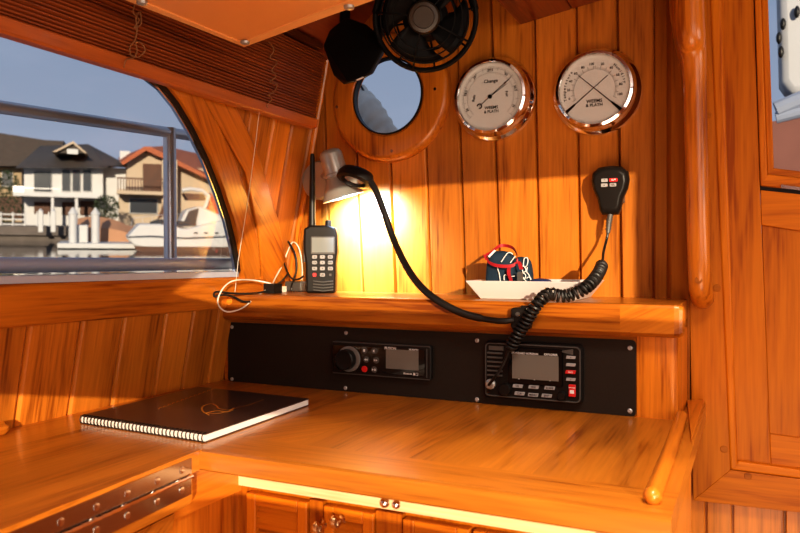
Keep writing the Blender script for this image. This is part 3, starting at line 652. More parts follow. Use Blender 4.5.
# ---- base cabinet
cb = thing('base_cabinet', 'teak base cabinet with small louvred doors below the chart desk', 'cabinet', (-0.3, 0.9, -1.05))
YC = 0.75
b = MB(); b.box((XE-0.02, 0.655, -1.05), (XE, 0.87, ZT-TH), g='z', tone=1.15); b.build('end_panel', DESK, cb, bevel=0.001)
b = MB(); b.box((-0.580, YC-0.006, -0.282), (XE-0.02, YC+0.015, ZT-TH), g='x', tone=1.1); b.build('top_rail', SUNLITW, cb)
b = MB(); b.box((-0.60, 0.60, -0.29), (-0.580, YC, ZT-TH), g='y', tone=1.15); b.build('side_rail', TRIM, cb)
b = MB(); b.box((-0.61, 0.0, -1.05), (-0.585, YC, -0.29), g='z', tone=1.1); b.build('side_panel', TRIM, cb)
b = MB(); b.box((-0.585, YC, -1.05), (XE-0.02, YC+0.02, -0.284), g='z', tone=0.85); b.build('carcass', DOORW, cb)
def CX(u): return XY(u, YC-0.01)
for (u0, u1, knob, tone) in ((248, 308.5, 316, 1.0), (325, 375, 334, 1.0), (404, 470, None, 0.85), (474, 560, None, 0.85), (564, 640, None, 0.85)):
    x0, x1 = CX(u0), CX(u1); zt_, zb2 = -0.287, -0.62
    d = MB(); fw = 0.014
    d.box((x0, YC-0.014, zb2), (x0+fw, YC, zt_), g='z', tone=tone*1.05); d.box((x1-fw, YC-0.014, zb2), (x1, YC, zt_), g='z', tone=tone*1.05)
    d.box((x0+fw, YC-0.014, zt_-fw), (x1-fw, YC, zt_), g='x', tone=tone*1.08); d.box((x0+fw, YC-0.014, zb2), (x1-fw, YC, zb2+fw), g='x', tone=tone)
    do = d.build('door', DOORW, cb, bevel=0.0012); do['label'] = 'louvred cabinet door'
    d = MB(); nl = 22; H = (zt_-zb2-2*fw)/nl
    for i in range(nl):
        z = zb2+fw+i*H; d.prism([(x0+fw, YC-0.012, z), (x0+fw, YC-0.009, z), (x0+fw, YC-0.002, z+H*1.05), (x0+fw, YC-0.005, z+H*1.05)], [(x1-fw, YC-0.012, z), (x1-fw, YC-0.009, z), (x1-fw, YC-0.002, z+H*1.05), (x1-fw, YC-0.005, z+H*1.05)], g='x', tone=tn(0.85, 1.1))
    d.build('louvres', DOORW, do)
    if knob:
        kz = onY(knob, 523 if knob == 334 else 529, YC-0.03).z
        kx_ = onY(knob, 524, YC-0.03).x
        d = MB(); d.lathe([(0.007, 0.0), (0.0045, 0.003), (0.0035, 0.008), (0.0065, 0.012), (0.0078, 0.016), (0.0062, 0.0195), (0.002, 0.021)], (kx_, YC-0.012, kz), (0, -1, 0), 20); d.build('knob', BRASS, do)
b = MB()
for u0, u1 in ((310, 323), (376, 402)):
    b.box((CX(u0), YC-0.010, -0.7), (CX(u1), YC, -0.284), g='z', tone=0.8)
b.build('stile', DOORW, cb)
# catches under the desk front edge
for u in (385.5, 397):
    p = onY(u, 503, 0.66); b = MB()
    b.lathe([(0.004, 0.0), (0.0035, 0.004)], (p.x, 0.66, ZT-TH), (0, 0, -1), 14); b.ball((p.x, 0.658, ZT-TH-0.0085), 0.0052 if u < 390 else 0.0045)
    tag(b.build('ball_catch', CHROME), 'small chrome ball catch under the desk edge, %s of the two' % ('left' if u < 390 else 'right'), 'catch', 'ball catches under the desk')

# ================================================================== NOTEBOOK
ZN = ZT+0.0105
n0 = onZ(80, 415.5, ZN); n1 = onZ(205, 434, ZN); n2 = onZ(309, 398.5, ZN); n3 = n0+(n2-n1)
nb_ = thing('notebook', 'large black spiral bound log book with gold print lying on the desk', 'notebook', ((n0.x+n2.x)/2, (n0.y+n2.y)/2, ZT))
q = [n0, n1, n2, n3]
def slab(mb, z0, z1, ins=0.0):
    c = (q[0]+q[1]+q[2]+q[3])/4; Q = [p+(c-p)*ins for p in q]
    mb.prism([(p.x, p.y, z0) for p in Q], [(p.x, p.y, z1) for p in Q])
b = MB(); slab(b, ZT+0.0003, ZT+0.0015); b.build('back_cover', COVER, nb_)
b = MB(); slab(b, ZT+0.0016, ZN-0.0012, 0.008); b.build('pages', PAPER, nb_)
b = MB(); slab(b, ZN-0.0012, ZN); b.build('front_cover', COVER, nb_)
sd = (n1-n0); n = 34; ins = ((n2-n1).normalized())
b = MB()
for i in range(n):
    c = n0+sd*((i+0.6)/n); c = Vector((c.x, c.y, ZT+0.0058))+ins*0.003
    ring_ = [c+ins*(0.0065*math.cos(a))+Vector((0, 0, 0.0055*math.sin(a))) for a in [2*math.pi*k/12 for k in range(12)]]
    b.tube(ring_, 0.00065, 5, closed=True)
b.build('spiral_binding', BLACK, nb_)
b = MB()
def gold(pts, r):
    b.tube(smooth_path([onZ(u, v, ZN+0.0003) for u, v in pts], 5), r, 4, flat=0.2)
def gp(cx, cy): return (70+cx/3.2, 380+cy/3.2)
gold([gp(*p) for p in ((445, 112), (425, 100), (425, 85), (450, 76), (468, 82), (478, 92), (510, 95), (525, 90))], 0.0012)
gold([gp(*p) for p in ((440, 105), (470, 98), (500, 102), (520, 95))], 0.0022)
gold([gp(*p) for p in ((450, 108), (480, 106), (500, 100))], 0.0018)
gold([gp(*p) for p in ((520, 92), (570, 80), (620, 62))], 0.0006)
b.build('gold_emblem', GOLD, nb_); b = MB()
for k_ in range(13):
    x_ = 285+k_*14; y_ = 92-k_*5; gold([gp(x_, y_), gp(x_+4, y_-5), gp(x_+9, y_-3)], 0.0006)
b.build('gold_lettering', GOLD, nb_)

# ================================================================== GAUGES
def gauge(name, label, u, v, R, k):
    c = onY(u, v, 1.2); t = thing(name, label, 'gauge', (c.x, 1.2, c.z-R), 'round chrome wall gauges'); M = FM(c.x, 1.2, c.z)
    b = MB(M); b.lathe([(R, 0), (R, 0.004), (R-0.002, 0.008), (R-0.006, 0.011), (R-0.008, 0.015), (R-0.0085, 0.024), (R-0.0105, 0.029), (R-0.0145, 0.0305), (R-0.0165, 0.028), (R-0.0175, 0.022)], (0, 0, 0), (0, 0, 1), 72, cap=(True, False)); b.build('chrome_case', CHROME, t)
    rf = R-0.0168
    b = MB(M); b.lathe([(rf, 0.020), (rf, 0.0225)], (0, 0, 0), (0, 0, 1), 64); d = b.build('dial_face', DIAL, t)
    b = MB(M); b.lathe([(rf+0.001, 0.0278), (rf+0.001, 0.0285)], (0, 0, 0), (0, 0, 1), 64); b.build('pane', GLASSG, t)
    return t, d, M, rf
def T2(M, x, y, z, rot=0): return M @ Matrix.Translation((x, y, z)) @ Matrix.Rotation(math.radians(rot), 4, 'Z')
def ticks(b, a0, a1, n, r0, r1, w, z=0.0226):
    for i in range(n+1):
        a = math.radians(a0+(a1-a0)*i/n); c_, s_ = math.cos(a), math.sin(a); P_ = [(r0, -w), (r1, -w), (r1, w), (r0, w)]
        P_ = [(x*c_-y*s_, x*s_+y*c_) for x, y in P_]; b.prism([(x, y, z) for x, y in P_], [(x, y, z+0.0002) for x, y in P_])
def arc(b, r, a0, a1, w, z=0.0226, n=40):
    for i in range(n):
        q_ = [math.radians(a0+(a1-a0)*(i+k)/n) for k in (0, 1)]
        P_ = [((r-w)*math.cos(q_[0]), (r-w)*math.sin(q_[0])), ((r+w)*math.cos(q_[0]), (r+w)*math.sin(q_[0])), ((r+w)*math.cos(q_[1]), (r+w)*math.sin(q_[1])), ((r-w)*math.cos(q_[1]), (r-w)*math.sin(q_[1]))]
        b.prism([(x, y, z) for x, y in P_], [(x, y, z+0.0002) for x, y in P_])
t, d, M, rf = gauge('barometer', 'round chrome barometer with a white dial, the left of the two wall gauges', 494.5, 99.5, 0.0725, 0)
b = MB(M); ticks(b, 222, -42, 80, rf*0.86, rf*0.92, 0.00013); ticks(b, 222, -42, 16, rf*0.80, rf*0.92, 0.00028); arc(b, rf*0.86, 222, -42, 0.00015); arc(b, rf*0.74, 222, -42, 0.00012); ticks(b, 222, -42, 60, rf*0.70, rf*0.74, 0.00013)
b.build('scale', INKG, d)
b = MB()
for i, s in enumerate(('28', '28.5', '29', '29.5', '30', '30.5', '31')):
    a = math.radians(205-i*230/6); b = MB(); b.text(s, 0.006, T2(M, rf*0.8*math.cos(a), rf*0.8*math.sin(a), 0.0232, math.degrees(a)-90)); b.build('numeral', INK, d)
b = MB(); b.text('Change', 0.0082, T2(M, 0.001, rf*0.47, 0.0232)); b.build('lettering', INK, d); b = MB(); b.text('Rain', 0.0066, T2(M, -rf*0.52, 0, 0.0232, 80)); b.build('lettering', INK, d); b = MB(); b.text('Fair', 0.0066, T2(M, rf*0.52, 0.002, 0.0232, -80))
b.build('lettering', INK, d); b = MB(); b.text('WEEMS', 0.0072, T2(M, 0.002, -rf*0.33, 0.0232)); b.text('& PLATH', 0.0066, T2(M, 0.002, -rf*0.45, 0.0232)); b.build('lettering', INK, d)
def needle(par, M, a, L, tail, w, z, mat, kind=0):
    b = MB(M); c_, s_ = math.cos(math.radians(a)), math.sin(math.radians(a))
    def R_(x, y): return (x*c_-y*s_, x*s_+y*c_)
    P_ = [R_(-tail, -w*0.7), R_(L*0.78, -w*0.7), R_(L, 0), R_(L*0.78, w*0.7), R_(-tail, w*0.7)]
    b.prism([(x, y, z) for x, y in P_], [(x, y, z+0.0005) for x, y in P_])
    if kind == 0:
        P_ = [R_(L*0.62, -w*2.4), R_(L*0.80, 0), R_(L*0.62, w*2.4), R_(L*0.66, 0)]; b.prism([(x, y, z) for x, y in P_], [(x, y, z+0.0006) for x, y in P_])
        x, y = R_(-tail, 0); b.tube([(x+0.0038*math.cos(q_), y+0.0038*math.sin(q_), z) for q_ in [math.radians(a+180+40+280*k/14) for k in range(15)]], 0.0009, 6)
    else:
        P_ = [R_(-tail, -w*3.0), R_(-tail*0.5, -w*1.6), R_(-tail*0.5, w*1.6), R_(-tail, w*3.0)]; b.prism([(x, y, z) for x, y in P_], [(x, y, z+0.0006) for x, y in P_])
    b.build('needle', mat, par)
needle(t, M, 38, rf*0.90, rf*0.42, 0.0006, 0.0245, NEEDLE, 0)
needle(t, M, 33, rf*0.66, 0.0, 0.0006, 0.0237, NEEDLE, 1)
b = MB(M); b.lathe([(0.0036, 0.0235), (0.0032, 0.0262), (0.001, 0.0266)], (0, 0, 0), (0, 0, 1), 20); b.build('hub', NEEDLE, t)
t, d, M, rf = gauge('thermometer', 'round chrome thermometer and humidity gauge with two crossed needles, right of the barometer', 597, 92.5, 0.0705, 1)
b = MB(M)
for sgn in (0, 1):
    a0, a1 = (205, 92) if sgn == 0 else (88, -25)
    ticks(b, a0, a1, 40, rf*0.60, rf*0.66, 0.00013); ticks(b, a0, a1, 8, rf*0.60, rf*0.70, 0.0003); arc(b, rf*0.60, a0, a1, 0.00014)
b.build('scale', INKG, d)
b = MB()
for i, s in enumerate(('0', '20', '40', '60', '80', '100')):
    a = math.radians(196-i*20); b = MB(); b.text(s, 0.0055, T2(M, rf*0.76*math.cos(a), rf*0.76*math.sin(a), 0.0232, 0)); b.build('numeral', INK, d)
for i, s in enumerate(('20', '40', '60', '80', '100')):
    a = math.radians(72-i*22); b = MB(); b.text(s, 0.0055, T2(M, rf*0.76*math.cos(a), rf*0.76*math.sin(a), 0.0232, 0)); b.build('numeral', INK, d)
for word, a0, st_ in (('Temperature', 196, -5.6), ('Humidity', 48, -5.6)):
    b = MB()
    for i, ch in enumerate(word):
        a = math.radians(a0+i*st_); b.text(ch, 0.0062, T2(M, rf*0.88*math.cos(a), rf*0.88*math.sin(a), 0.0232, math.degrees(a)-90))
    b.build('lettering', INK, d)
b = MB(); b.text('WEEMS', 0.0076, T2(M, 0.0, -rf*0.34, 0.0232)); b.text('& PLATH', 0.0068, T2(M, 0.0, -rf*0.46, 0.0232)); b.build('lettering', INK, d)
def needle2(x0, y0, x1, y1, z):
    b = MB(M); A = Vector((x0, y0)); B = Vector((x1, y1)); e = (B-A).normalized(); nn = Vector((-e.y, e.x)); L = (B-A).length
    def seg(a, c, w0, w1):
        P_ = [A+e*a-nn*w0, A+e*c-nn*w1, A+e*c+nn*w1, A+e*a+nn*w0]; b.prism([(p.x, p.y, z) for p in P_], [(p.x, p.y, z+0.0006) for p in P_])
    seg(0, L*0.22, 0.0026, 0.0015); seg(L*0.2, L, 0.0007, 0.0004); b.build('needle', NEEDLE, t)
def gpx(cx, cy): p = onY(545+cx/5.33, 45+cy/5.33, 1.2-0.024); q_ = M.inverted() @ p; return q_.x, q_.y
needle2(*gpx(110, 362), *gpx(335, 160), 0.0237); needle2(*gpx(405, 343), *gpx(180, 165), 0.0246)

# ================================================================== WALL MICROPHONE with coiled cord
mc = onY(611, 190, 1.178)
mic = thing('fist_microphone', 'black hand microphone on the wall with a coiled cord down to the radio', 'microphone', (mc.x, 1.178, mc.z-0.045))
M = FM(mc.x, 1.185, mc.z)
sil = [(-0.012, -0.040), (0.012, -0.040), (0.016, -0.032), (0.019, -0.016), (0.026, 0.0), (0.0285, 0.014), (0.0265, 0.026), (0.017, 0.034), (0, 0.036), (-0.017, 0.034), (-0.0265, 0.026), (-0.0285, 0.014), (-0.026, 0.0), (-0.019, -0.016), (-0.016, -0.032)]
b = MB(M); lay = [(0.0, 0.9), (0.006, 1.0), (0.016, 1.0), (0.022, 0.88), (0.025, 0.72)]
for (z0, s0), (z1, s1) in zip(lay[:-1], lay[1:]): pass
vs = [(x*s, y*s+0.001, z) for z, s in lay for x, y in sil]; n = len(sil)
fs = [[i*n+j, i*n+(j+1) % n, (i+1)*n+(j+1) % n, (i+1)*n+j] for i in range(len(lay)-1) for j in range(n)]+[list(range(n))[::-1], [(len(lay)-1)*n+j for j in range(n)]]
b.add(vs, fs); b.build('body', BLACK, mic, angle=50)
for i, (x, y) in enumerate(((-0.0065, 0.0135), (0.0068, 0.0135), (-0.0068, 0.006), (0.0062, 0.006))):
    b = MB(M); w = 0.0048 if i != 1 else 0.0062; b.prism([(a, c, 0.0245) for a, c in rrect(x-w, y-0.0026, x+w, y+0.0026, 0.001)], [(a, c, 0.0275) for a, c in rrect(x-w, y-0.0026, x+w, y+0.0026, 0.001)])
    kk = b.build('key', REDK if i == 1 else GREYB, mic); kk['label'] = 'red key' if i == 1 else 'grey key'
    b = MB(); b.text(('^', '16/9', 'v', 'H/L')[i], 0.0042, T2(M, x, y, 0.0278)); b.build('symbol', WHITEM if i == 1 else INK, kk)
b = MB(M); b.box((-0.018, -0.02, -0.0145), (0.018, 0.02, 0.0)); b.build('wall_clip', DKGREY, mic, bevel=0.002)
c0_ = onY(610.5, 214, 1.172)
b = MB(); b.tube([c0_, onY(609, 222, 1.172), onY(608, 233, 1.17)], [0.0045, 0.0042, 0.0032], 10)
for i in range(4):
    p = onY(609.4-i*0.4, 220+i*3, 1.172); b.lathe([(0.0052, -0.0008), (0.0052, 0.0008)], p, (0, 0, 1), 12)
b.build('strain_relief', DKGREY, mic)
lead = smooth_path([onY(608, 232, 1.17), onY(606.5, 240, 1.168), onY(603.5, 252, 1.15), onY(602.5, 264, 1.12)], 5)
b = MB(); b.tube(lead, 0.0021, 8); b.build('cord_end', RUBBER, mic)
cp_ = smooth_path([onY(602.5, 264, 1.12), onY(598, 274, 1.075), onY(589, 285, 1.035), onY(577, 292.5, 1.022), onY(562, 296, 1.017), onY(549, 294, 1.008), onY(538, 303, 0.992), onY(527, 320, 0.992), onY(515, 339, 0.995), onY(509, 350, 0.998)], 24)
dist = [0]
for a, c in zip(cp_[:-1], cp_[1:]): dist.append(dist[-1]+(c-a).length)
turns = 42; Lc = dist[-1]; hp = []; prev = Vector((0, 0, 1)); ns = turns*14
import bisect
for i in range(ns+1):
    s = Lc*i/ns; j = min(max(bisect.bisect_right(dist, s)-1, 0), len(cp_)-2); f = (s-dist[j])/max(dist[j+1]-dist[j], 1e-9)
    p = cp_[j].lerp(cp_[j+1], f); jj = min(j+3, len(cp_)-1); t_ = (cp_[jj]-cp_[max(j-2, 0)]).normalized()
    nn = (prev-t_*prev.dot(t_)).normalized(); prev = nn; bb = t_.cross(nn); a = 2*math.pi*turns*i/ns
    R_ = 0.0076*min(1, i/20+0.2, (ns-i)/20+0.2); hp.append(p+nn*math.cos(a)*R_+bb*math.sin(a)*R_)
b = MB(); b.tube(hp, 0.0021, 7); b.build('coiled_cord', RUBBER, mic)
jw = frame((vx0, YF, vz0), (1, 0, 0), (0, 0, 1)) @ Vector((jx, jy, 0.022))
b = MB(); b.tube(smooth_path([hp[-1], onY(506, 358, 1.0), onY(500, 370, 1.003), onY(495, 377, 1.004), jw], 5), 0.0021, 8); b.build('cord_end', RUBBER, mic)

# ================================================================== GOOSENECK CHART LAMP
hc = onY(355, 178, 1.09)
gl = thing('gooseneck_lamp', 'black flexible neck chart lamp clamped to the console shelf edge', 'lamp', onY(521, 326, 1.008))
b = MB(); p = onY(521, 319, 1.0); b.ext(rrect(p.x-0.013, p.z-0.014, p.x+0.014, p.z+0.016, 0.004), 'y', 0.994, 1.0095); b.box((p.x+0.000, 0.996, p.z+0.004), (p.x+0.016, 1.005, p.z+0.019)); b.build('clamp', BLACK, gl, bevel=0.0015)
b = MB(); b.lathe([(0.0035, 0), (0.003, 0.002)], (p.x-0.003, 0.994, p.z+0.007), (0, -1, 0), 12); b.build('clamp_screw', DKGREY, gl)
neck = smooth_path([onY(370, 181, 1.09), onY(376, 191, 1.085), onY(384, 212, 1.08), onY(395, 243, 1.07), onY(411, 274, 1.03), onY(430, 295, 1.0), onY(457, 311, 0.992), onY(480, 318, 0.995), onY(500, 321, 0.992), onY(514, 320, 0.996)], 8)
b = MB(); b.tube(neck, [0.0056 if i < len(neck)-16 else 0.0044 for i in range(len(neck))], 12); b.build('flexible_neck', RUBBER, gl)
hx = (onY(372, 180, 1.09)-onY(338, 173, 1.09)).normalized()
hn = Vector((0.10, -0.44, -0.9)); hn = (hn-hx*hn.dot(hx)).normalized(); hy = hn.cross(hx)
MH = frame(hc, hx, hy)
b = MB(MH); 
def oval(a, c, z, n=28): return [(a*math.cos(2*math.pi*k/n), c*math.sin(2*math.pi*k/n), z) for k in range(n)]
lay = [oval(0.022, 0.011, -0.014), oval(0.030, 0.021, -0.012), oval(0.034, 0.025, -0.003), oval(0.033, 0.024, 0.006), oval(0.024, 0.017, 0.008), oval(0.021, 0.0145, 0.001)]
vs = [p for L_ in lay for p in L_]; n = 28
b.add(vs, [[i*n+j, i*n+(j+1) % n, (i+1)*n+(j+1) % n, (i+1)*n+j] for i in range(5) for j in range(n)]+[list(range(n))[::-1], [5*n+j for j in range(n)]])
hd = b.build('lamp_head', BLACK, gl, angle=60)
b = MB(MH); b.prism(oval(0.0205, 0.014, 0.0012), oval(0.018, 0.012, 0.0045)); b.build('lens', plain('amber lens', (0.13, 0.065, 0.04), 0.2), hd)

# ================================================================== NICKEL WALL LAMP
wl = thing('wall_lamp', 'brushed nickel bell shaped wall lamp in the cabin corner', 'lamp', onY(330, 208, 1.15))
bp_ = onY(318, 180, 1.18)
b = MB(); b.lathe([(0.037, 0), (0.037, 0.016), (0.034, 0.021), (0.010, 0.024)], (bp_.x, 1.2, bp_.z), (0, -1, 0), 36); b.build('back_plate', NICKEL, wl)
tp = onY(329, 149, 1.115); mo = onY(343, 196, 1.130)
axd = (mo-tp).normalized(); L = (mo-tp).length
b = MB(); b.tube([(bp_.x+0.004, 1.19, bp_.z+0.005), tuple(tp+axd*0.03)], 0.007, 10); b.build('arm', NICKEL, wl)
b = MB(); b.lathe([(0.001, 0), (0.010, 0.001), (0.017, 0.004), (0.0205, 0.010), (0.0205, 0.042), (0.0205, 0.044), (0.0235, 0.045), (0.0235, 0.050), (0.021, 0.051), (0.024, 0.060), (0.029, 0.070), (0.034, L-0.006), (0.038, L+0.003), (0.0365, L+0.003), (0.032, L-0.006), (0.022, 0.062)], tp, axd, 44, cap=(True, True)); sh = b.build('lamp_shade', NICKEL, wl, angle=50)
b = MB(); b.ball(tuple(tp+axd*0.072), 0.011); b.build('bulb', BULB, wl)

# ================================================================== HANDHELD RADIO
hb = onY(320.5, 294, 1.12)
hr = thing('handheld_radio', 'black handheld marine radio with stub aerial standing on the shelf in the corner', 'radio', (hb.x, 1.14, -0.0575))
HM = frame((hb.x, 1.12, -0.0573), (math.cos(0.42), math.sin(0.42), 0), (0, 0, 1))
HW = 0.0305; HH = 0.1215
b = MB(HM)
outl = [(-HW*0.86, 0), (HW*0.86, 0), (HW*0.90, 0.055), (HW, 0.075), (HW, HH-0.018), (HW*0.88, HH-0.004), (HW*0.4, HH), (-HW*0.6, HH), (-HW, HH-0.006), (-HW, 0.075), (-HW*0.90, 0.055)]
b.prism([(x, y, -0.034) for x, y in outl], [(x, y, 0.0) for x, y in outl]); b.build('body', BLACK, hr, bevel=0.004, seg=3)
def hp_(cx, cy):   # crop (240..380 x 210..303 at 5.71)
    p = ray(240+cx/5.71, 210+cy/5.71); o_ = HM.translation; nz = Vector((HM[0][2], HM[1][2], HM[2][2])); p = p*(o_.dot(nz)/p.dot(nz)); q_ = HM.inverted() @ p; return q_.x, q_.y
x0_, y0_ = hp_(412, 242); x1_, y1_ = hp_(535, 158)
b = MB(HM); b.prism([(x, y, 0) for x, y in rrect(x0_-.002, y0_-.003, x1_+.002, y1_+.002, .002)], [(x, y, 0.0012) for x, y in rrect(x0_-.002, y0_-.003, x1_+.002, y1_+.002, .002)]); b.build('screen_bezel', DKGREY, hr)
b = MB(HM); b.box((x0_, y0_, 0.0012), (x1_, y1_, 0.0018)); b.build('screen', LCDL, hr)
for r_, cy in enumerate((268, 300, 334, 370)):
    for c_, cx in enumerate((426, 471, 516)):
        if r_ == 3 and c_ == 2: m_, w = DKGREY, 0.0022
        elif r_ == 3 and c_ == 0: m_, w = REDK, 0.0036
        else: m_, w = GREYB, 0.0046
        x, y = hp_(cx, cy); h_ = 0.0033 if w > 0.004 else w
        b = MB(HM); b.prism([(a, c, 0) for a, c in rrect(x-w, y-h_, x+w, y+h_, min(h_, w)*0.6)], [(a, c, 0.002) for a, c in rrect(x-w*.9, y-h_*.9, x+w*.9, y+h_*.9, min(h_, w)*0.5)])
        kobj = b.build('key', m_, hr)
        if w > 0.004:
            b2 = MB(); b2.text(('16', '^', 'SC', 'CH', 'v', 'DW', 'HL', '9', 'SQ', '', 'OK', '')[r_*3+c_] or '-', 0.0042, T2(HM, x, y, 0.0022)); 
            b2.build('symbol', INK, kobj)
b = MB(HM)
for i in range(4): 
    x, y = hp_(475, 405+i*17); b.tube([(x-0.018, y, 0.0004), (x, y-0.002, 0.0008), (x+0.018, y, 0.0004)], 0.0012, 6)
b.build('speaker_slots', DKGREY, hr)
b = MB(HM); b.lathe([(0.006, HH-0.003), (0.006, HH+0.008), (0.005, HH+0.0095)], (0.012, 0, -0.018), (0, 1, 0), 18); b.build('volume_knob', BLACK, hr)
b = MB(HM); A0 = Vector((-0.017, HH-0.002, -0.016)); tip = HM.inverted() @ onY(313.5, 154, 1.13)
A1 = Vector((-0.017, tip.y, -0.016)); b.tube([A0, A0+(A1-A0)*0.04, A0+(A1-A0)*0.5, A0+(A1-A0)*0.97, A1], [0.0072, 0.0065, 0.0054, 0.0042, 0.003], 12); b.build('aerial', RUBBER, hr)
b = MB(HM); b.box((-HW-0.0015, 0.055, -0.028), (-HW+0.002, 0.105, -0.008)); b.build('side_button', DKGREY, hr, bevel=0.001)

# charger block + cables
def ck(cx, cy, y): return onY(205+cx/5.33, 230+cy/5.33, y)
b = MB(); p = ck(475, 345, 1.15); b.box((p.x-0.022, 1.15, -0.0572), (p.x+0.016, 1.175, -0.038)); tag(b.build('charger_block', DKGREY, bevel=0.003), 'small dark charger block on the shelf behind the handheld radio', 'charger')
b = MB(); b.tube(smooth_path([ck(515, 300, 1.165), ck(518, 200, 1.17), ck(505, 110, 1.175), ck(480, 68, 1.18), ck(455, 80, 1.18), ck(415, 180, 1.16), ck(375, 255, 1.13), ck(350, 300, 1.09), ck(280, 350, 1.035), ck(200, 415, 0.985), ck(125, 436, 0.965), ck(82, 415, 0.958), ck(68, 375, 0.955), ck(90, 320, 0.96), ck(130, 280, 0.98), ck(180, 266, 1.0), ck(260, 268, 1.05), ck(345, 284, 1.07), ck(358, 296, 1.08)], 8), 0.0013, 7)
tag(b.build('white_cable', WHITEC), 'thin white cable looped over the left end of the shelf edge', 'cable')
b = MB(); b.tube(smooth_path([ck(525, 335, 1.15), ck(480, 335, 1.145), ck(460, 310, 1.14), ck(470, 270, 1.15), ck(488, 210, 1.16), ck(480, 130, 1.165), ck(445, 65, 1.17), ck(425, 52, 1.17), ck(412, 90, 1.17), ck(418, 160, 1.165), ck(440, 225, 1.15), ck(465, 260, 1.14), ck(495, 263, 1.13), ck(525, 246, 1.12)], 8), 0.0019, 7)
tag(b.build('charging_cable', RUBBER), 'black cable standing in a tall loop beside the handheld radio', 'cable')
b = MB(); b.tube(smooth_path([ck(440, 235, 1.15), ck(410, 272, 1.13), ck(365, 300, 1.09), ck(340, 322, 1.07), ck(250, 338, 1.02), ck(150, 338, 0.985), ck(60, 330, 0.955), ck(52, 355, 0.952), ck(100, 345, 0.965), ck(150, 355, 0.985), ck(200, 380, 0.998), ck(240, 382, 1.0)], 8), 0.0018, 7)
p = ck(357, 318, 1.075); b.box((p.x-0.011, 1.065, -0.0572), (p.x+0.011, 1.09, -0.040))
tag(b.build('black_cable', RUBBER), 'black cable with an inline plug lying along the left end of the shelf', 'cable')
b = MB(); p = ck(405, 325, 1.11); b.box((p.x-0.006, 1.10, -0.0572), (p.x+0.006, 1.12, -0.046)); tag(b.build('plug', WHITEC, bevel=0.001), 'small white plug on the shelf left of the handheld radio', 'plug')

# ================================================================== TRAY and its contents
tx0 = XY(465, 1.045); tx1 = XY(587, 1.045)
tr = MB(); zt0, zt1 = -0.0573, -0.0300
def tray_ring(i, z): 
    return [(tx0+i, 1.045+i*0.7, z), (tx1-i, 1.045+i*0.7, z), (tx1-i, 1.185-i*0.5, z), (tx0+i, 1.185-i*0.5, z)]
rings = [tray_ring(0.020, zt0), tray_ring(0.0, zt1), tray_ring(0.003, zt1+0.0006), tray_ring(0.021, zt0+0.0025)]
vs = [p for r_ in rings for p in r_]; fs = [[i*4+j, i*4+(j+1) % 4, (i+1)*4+(j+1) % 4, (i+1)*4+j] for i in range(3) for j in range(4)]+[[3, 2, 1, 0], [12, 13, 14, 15]]
tr.add(vs, fs); tag(tr.build('tray', WHITEP, bevel=0.002, seg=3), 'white plastic tray with sloping sides on the shelf', 'tray')
pc = onY(500, 284, 1.10)
zf = zt0+0.003
po = thing('pouch', 'navy soft pouch with white outlines standing in the white tray, the left and larger one', 'pouch', (pc.x, 1.10, zf), 'navy pouches in the tray')
def cushion(name, par, cx, cy, w, d, z0, z1, mat, lean=0.0, tw=0.0):
    b = MB(); sil = [(-.95, 0), (-1.0, .3), (-.98, .7), (-.86, .93), (-.4, 1.0), (.45, .98), (.9, .92), (1, .6), (.95, 0)]
    lay = [(-1, .82), (-.6, 1), (.6, 1), (1, .82)]; n = len(sil); ct, st_ = math.cos(tw), math.sin(tw)
    vs = []
    for t_, s_ in lay:
        for x, z in sil:
            X_ = x*w*s_+lean*z*0.01; Y_ = t_*d; Z_ = z0+(z1-z0)*(z*s_+(1-s_)*0.4); vs.append((cx+X_*ct-Y_*st_, cy+X_*st_+Y_*ct, Z_ if z > 0 else z0))
    fs = [[i*n+j, i*n+(j+1) % n, (i+1)*n+(j+1) % n, (i+1)*n+j] for i in range(3) for j in range(n)]+[list(range(n))[::-1], [3*n+j for j in range(n)]]
    b.add(vs, fs); return b.build(name, mat, par, sub=1, angle=80)
def pk(cx, cy, y): return onY(455+cx/7.61, 235+cy/7.61, y)
zp1 = onY(500, 250, 1.10).z
cushion('bag', po, pc.x, 1.10, 0.0235, 0.013, zf, zp1, NAVY, 0.3)
b = MB(); yk = 1.084
for pts in (((352, 205), (375, 170), (400, 138), (425, 135), (440, 148)), ((322, 250), (335, 290), (342, 330), (345, 365)), ((420, 212), (440, 185), (460, 160)), ((375, 345), (372, 320), (378, 305), (390, 305)), ((430, 316), (455, 312))):
    b.tube(smooth_path([pk(*p, yk) for p in pts], 4), 0.0008, 6)
b.build('white_outline', WHITEM, po)
b = MB()
def strap(pts, w, ys):
    P = smooth_path([pk(*p, y) for p, y in zip(pts, ys)], 6); 
    for i in range(len(P)-1):
        a, c = P[i], P[i+1]; e = Vector((0, 0, w/2)) if abs((c-a).normalized().z) < 0.75 else Vector((w/2, 0, 0))
        b.prism([a-e, c-e, c+e, a+e], [a-e+Vector((0, .0012, 0)), c-e+Vector((0, .0012, 0)), c+e+Vector((0, .0012, 0)), a+e+Vector((0, .0012, 0))])
strap([(225, 148), (250, 200), (300, 228), (370, 238), (440, 232), (468, 200), (470, 150), (440, 100), (380, 80), (330, 88), (270, 135), (232, 155)], 0.0050, [1.085, 1.08, 1.075, 1.073, 1.074, 1.078, 1.09, 1.11, 1.12, 1.115, 1.095, 1.085])
strap([(410, 245), (408, 290), (420, 330), (432, 365)], 0.0055, [1.076, 1.078, 1.08, 1.082])
strap([(470, 190), (490, 215), (505, 262)], 0.006, [1.08, 1.082, 1.085])
b.build('red_strap', REDS, po)
